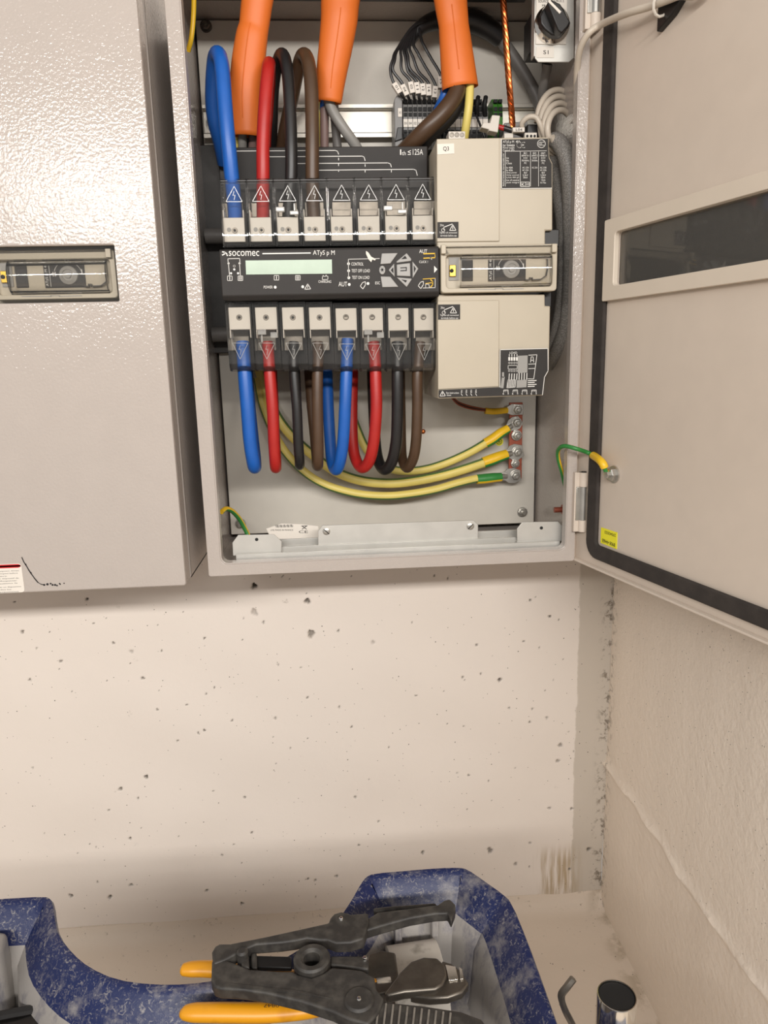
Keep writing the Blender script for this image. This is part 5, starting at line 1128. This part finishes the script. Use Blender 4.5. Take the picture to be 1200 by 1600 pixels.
mb = MB(); v, f = loft([(0.028, ZR - .028), (0.036, ZR - .042), (0.041, 0.27), (0.0435, 0.263)]); mb.add(v, f); mb.build('inner_wall', 'toteliner', tt, recalc=False, angle=50)
for x in (0.040, 0.074):
    mb = MB(); mb.prismz([(x - .004, -0.182), (x + .004, -0.182), (x + .003, -0.1925), (x - .003, -0.1925)], 0.265, 0.343); mb.build('wall_rib', 'toteliner', tt, bevel=0.0015)
for x in (-0.322,):
    mb = MB(); mb.prismz([(x - .014, -0.176), (x + .012, -0.176), (x + .016, -0.20), (x + .002, -0.214), (x - .010, -0.21)], 0.265, 0.352); mb.build('wall_rib', 'toteliner', tt, bevel=0.006, seg=3)
mb = MB(); mb.box(0.118, 0.235, -0.43, -0.325, 0.318, 0.330); rk = mb.build('side_shelf', 'tote', tt, bevel=0.002)

# ---- self-adjusting wire stripper lying across the tote
ZS0, ZS1 = 0.377, 0.392
st = thing('wire_stripper', 'dusty black self-adjusting wire stripper lying across the blue tote', 'pliers', tuple(Q(500, 1500, ZS0)))
up = [(331, 1487), (336, 1478), (343, 1474), (360, 1474), (420, 1462), (513, 1441.5), (516, 1434), (522, 1427), (533, 1424), (543, 1426), (548, 1428), (575, 1426), (576, 1440), (573, 1452), (568, 1466), (548, 1472), (525, 1473), (512, 1468), (500, 1468), (480, 1465), (462, 1469), (440, 1472), (400, 1475), (388, 1480), (376, 1486), (350, 1500), (334, 1506)]
mb = MB(); mb.qprism(up, ZS1 - .010, ZS1); mb.build('upper_arm', 'toolblack', st, bevel=0.0016, seg=3)
lo = [(331, 1500), (350, 1498), (372, 1506), (390, 1514), (440, 1517), (458, 1517), (466, 1522), (487, 1527), (505, 1520), (518, 1511), (545, 1513), (566, 1516), (585, 1526), (588, 1545), (600, 1560), (590, 1584), (575, 1600), (545, 1592), (520, 1580), (470, 1564), (420, 1552), (380, 1546), (345, 1544), (335, 1541), (330, 1530)]
mb = MB(); mb.qprism(lo, ZS1 - .011, ZS1 - 0.001); mb.build('lower_arm', 'toolblack', st, bevel=0.0016, seg=3)
mb = MB(); hl = [(572, 1436), (590, 1425), (640, 1419), (684, 1413), (694, 1406), (703, 1404), (712, 1413), (711, 1422), (705, 1438), (699, 1426), (680, 1427), (640, 1434), (600, 1445), (570, 1454)]
mb.qprism(hl, ZS1 - .012, ZS1 - 0.003); mb.build('trigger_arm', 'toolblack', st, bevel=0.0016, seg=3)
mb = MB(); mb.qprism([(583, 1418), (610, 1415), (680, 1410), (684, 1414), (620, 1420), (585, 1424)], ZS0 - .006, ZS0 + .001); mb.build('spring_guard', 'toolblack', st, bevel=0.002)
cp = Q(487, 1495, ZS1 + .003)
mb = MB(); R = 0.0141; mb.lathe((cp.x, cp.y, ZS0), (0, 0, 1), [(R * .42, 0), (R, 0), (R, ZS1 - ZS0 + .0015), (R * .9, ZS1 - ZS0 + .003), (R * .62, ZS1 - ZS0 + .003), (R * .46, ZS1 - ZS0 + .001), (R * .44, .004), (R * .42, .004)], 32); mb.build('pivot_ring', 'toolblack', st)
mb = MB(); mb.qprism([(388, 1492), (455, 1494), (456, 1512), (388, 1511)], ZS0 + .001, ZS1 - .010); mb.build('slide_rod', 'black', st, bevel=0.001)
mb = MB(); mb.qprism([(376, 1487), (388, 1487), (390, 1512), (377, 1511)], ZS0 + .002, ZS1 - .003); mb.qprism([(392, 1488), (401, 1488), (402, 1513), (393, 1513)], ZS0 + .002, ZS1 - .006); mb.build('stop_slider', 'toolblack', st, bevel=0.0012)
mb = MB(); c = Q(379, 1494, ZS1 - .002); mb.lathe((c.x, c.y, ZS0 + .004), (0, 0, 1), [(.0045, 0), (.0045, .013), (.003, .0145), (.0001, .0145)], 16); mb.build('adjust_knob', 'toolblack', st)
mb = MB(); mb.qprism([(516, 1493), (570, 1493), (576, 1500), (576, 1514), (560, 1513), (516, 1507)], ZS0 + .001, ZS1 - .006); mb.build('inner_link', 'toolblack', st, bevel=0.0015)
for px, py, z in ((533, 1435, ZS1 + .0006), (570, 1497, ZS1 - .005), (561, 1561, ZS1 + .0006)):
    c = Q(px, py, z); mb = MB(); mb.lathe((c.x, c.y, z - .003), (0, 0, 1), [(.0022, 0), (.0022, .003), (.0014, .0042), (.0001, .0044)], 14); mb.build('rivet', 'chrome', st)
c = Q(561, 1561, ZS1); mb = MB(); mb.lathe((c.x, c.y, ZS0), (0, 0, 1), [(.011, 0), (.011, .0145), (.0095, .016), (.005, .016)], 24); mb.build('pivot_boss', 'toolblack', st)
gp = [(575, 1558), (600, 1563), (660, 1569), (720, 1578), (752, 1590), (770, 1612), (760, 1640), (700, 1640), (640, 1625), (580, 1612), (560, 1600)]
mb = MB(); mb.qprism(gp, ZS0 - .004, ZS1 - .004); gr = mb.build('lower_grip', 'toolblack', st, bevel=0.003, seg=3)
for k in range(11):
    x = 592 + k * 11.2; y = 1569 + k * 1.6; a, b = Q(x, y - 2, ZS1 - .0035), Q(x - 4, y + 34, ZS1 - .0035); mb = MB(); mb.tube([a, b], [.0008, .0008], 8); mb.build('grip_rib', 'ribdust', gr)
mb = MB(); mb.qprism([(360, 1536), (470, 1548), (520, 1560), (470, 1552), (360, 1541)], ZS1 - .0015, ZS1 - .0003); mb.build('dust_streak', 'toolblack', st, smooth=False)

# ---- yellow handled cutting pliers under the stripper
ZP = 0.366
pl_ = thing('cutting_pliers', 'steel cutting pliers with worn yellow handles under the black stripper', 'pliers', tuple(Q(500, 1560, ZP - .012)))
def handle(pix, ws, z):
    mb = MB(); pts = catmull([Q(a, b, z + dz) for a, b, dz in pix], 8); mb.tube(pts, [w * .00042 for w in ws], 18, flat=0.8, up=(0, 0, 1)); return mb.build('handle', 'toolyellow', pl_)
handle([(282, 1515, 0), (286, 1515, 0), (300, 1514, 0), (330, 1514, 0), (400, 1520, 0), (480, 1530, -.003), (560, 1536, -.006), (600, 1538, -.008)], [4, 12, 15.5, 16.5, 16, 14, 12, 10], ZP)
h2 = handle([(282, 1581, .004), (288, 1582, .004), (305, 1582, .004), (350, 1582, .004), (420, 1582, .003), (480, 1577, .0), (540, 1566, -.006), (590, 1556, -.009)], [5, 13, 17, 18, 18, 17, 14, 10], ZP)
mb = MB(); a, b, c_, d_ = [Q(x, y, ZP + .0112) for x, y in ((412, 1574), (436, 1574), (412, 1569), (436, 1569))]
mb.text('0847', lambda u, v: (a * (1 - u) + b * u) * (1 - v) + (c_ * (1 - u) + d_ * u) * v, rot=180); mb.build('handle_lettering', 'blackprint', h2, smooth=False)
hd = [(622, 1553), (612, 1548), (624, 1522), (640, 1504), (658, 1496), (680, 1495), (700, 1501), (716, 1511), (728, 1524), (733, 1537), (722, 1549), (704, 1556), (690, 1547), (640, 1549)]
mb = MB(); mb.qprism([(600, 1552), (624, 1520), (642, 1502), (662, 1495), (683, 1496), (696, 1508), (698, 1524), (692, 1538), (680, 1545), (632, 1549), (605, 1556)], ZP - .004, ZP + .004); mb.build('upper_jaw', 'darksteel', pl_, bevel=0.0015)
mb = MB(); mb.qprism([(690, 1500), (706, 1505), (720, 1516), (733, 1536), (722, 1550), (700, 1558), (670, 1560), (640, 1556), (686, 1546), (697, 1530)], ZP - .008, ZP - .001); lj = mb.build('lower_jaw', 'darksteel', pl_, bevel=0.0015)
mb = MB(); mb.qprism([(696, 1507), (712, 1510), (716, 1530), (701, 1532)], ZP - .0012, ZP + .0002); mb.qprism([(717, 1510), (722, 1514), (724, 1529), (719, 1530)], ZP - .0012, ZP + .0002); mb.build('cutting_edge', 'chrome', lj, bevel=0.0003)
mb = MB(); mb.qprism([(575, 1490), (596, 1484), (618, 1488), (622, 1520), (612, 1550), (580, 1556), (566, 1530)], ZP - .016, ZP - .004); mb.build('joint', 'darksteel', pl_, bevel=0.0015)
mb = MB(); mb.qprism([(588, 1528), (610, 1526), (611, 1531), (589, 1533)], ZP - .004, ZP - .003); mb.build('joint_mark', 'chrome', pl_, smooth=False)
# ---- pale tape roll and dark odds in the right lobe
tr = thing('tape_roll', 'grubby white tape roll standing in the right lobe of the tote', 'tape', tuple(Q(620, 1500, 0.263)))
c = Vector((0.052, -0.226, 0.302)); ax = Vector((1, 0.10, 0)).normalized()
mb = MB(); mb.lathe(c - ax * .022, ax, [(.022, 0), (.0375, 0), (.0375, .044), (.022, .044), (.022, 0)], 40); mb.build('tape', 'dust', tr)
mb = MB(); mb.lathe(c - ax * .0225, ax, [(.020, 0), (.0222, 0), (.0222, .045), (.020, .045), (.020, 0)], 32); mb.build('core', 'brown', tr)
# black glossy tool at the lower left
bt = thing('black_pouch', 'glossy black tool pouch in the left lobe of the tote', 'pouch', tuple(Q(40, 1600, 0.263)))
mb = MB(); mb.qprism([(-60, 1590), (0, 1583), (30, 1576), (62, 1564), (78, 1572), (100, 1588), (112, 1600), (118, 1680), (-60, 1680)], 0.268, 0.318); mb.build('pouch_body', 'black', bt, bevel=0.012, seg=4)
mb = MB(); mb.tube(catmull([Q(-10, 1590, .319), Q(30, 1582, .319), Q(70, 1578, .318), Q(105, 1596, .316)], 8), .004, 8); mb.build('pouch_rim', 'black', bt)

# ---- hex key and chrome socket on the side shelf of the tote
a = Q(877, 1557, .385)
pts = catmull([Q(896, 1529, .398), Q(886, 1542, .392), Q(877, 1556, .384), Q(882, 1576, .372), Q(892, 1596, .355), (Q(903, 1618, .334))], 6)
mb = MB(); mb.tube(pts, .0027, 6); tag(mb.build('hex_key', 'darksteel', angle=25), 'bent dark steel hex key standing right of the blue tote', 'hex key')
ck = thing('chrome_socket', 'upright chrome socket tube with dark hollow top at the lower right', 'socket', (Q(964, 1556, .385).x, Q(964, 1556, .385).y, .330))
c = Q(964, 1554, .385); mb = MB(); mb.lathe((c.x, c.y, .330), (0, 0, 1), [(.0142, 0), (.0142, .0535), (.0138, .0545), (.0132, .0545), (.0130, .0535), (.0130, .045)], 36); mb.build('tube', 'chrome', ck)
mb = MB(); mb.lathe((c.x, c.y, .330), (0, 0, 1), [(.0129, .045), (.0129, .0528), (.0122, .0534), (.0001, .0530)], 24); mb.build('hex_core', 'blackin', ck)

for o in bpy.data.objects:
    if 'org' in o: del o['org']
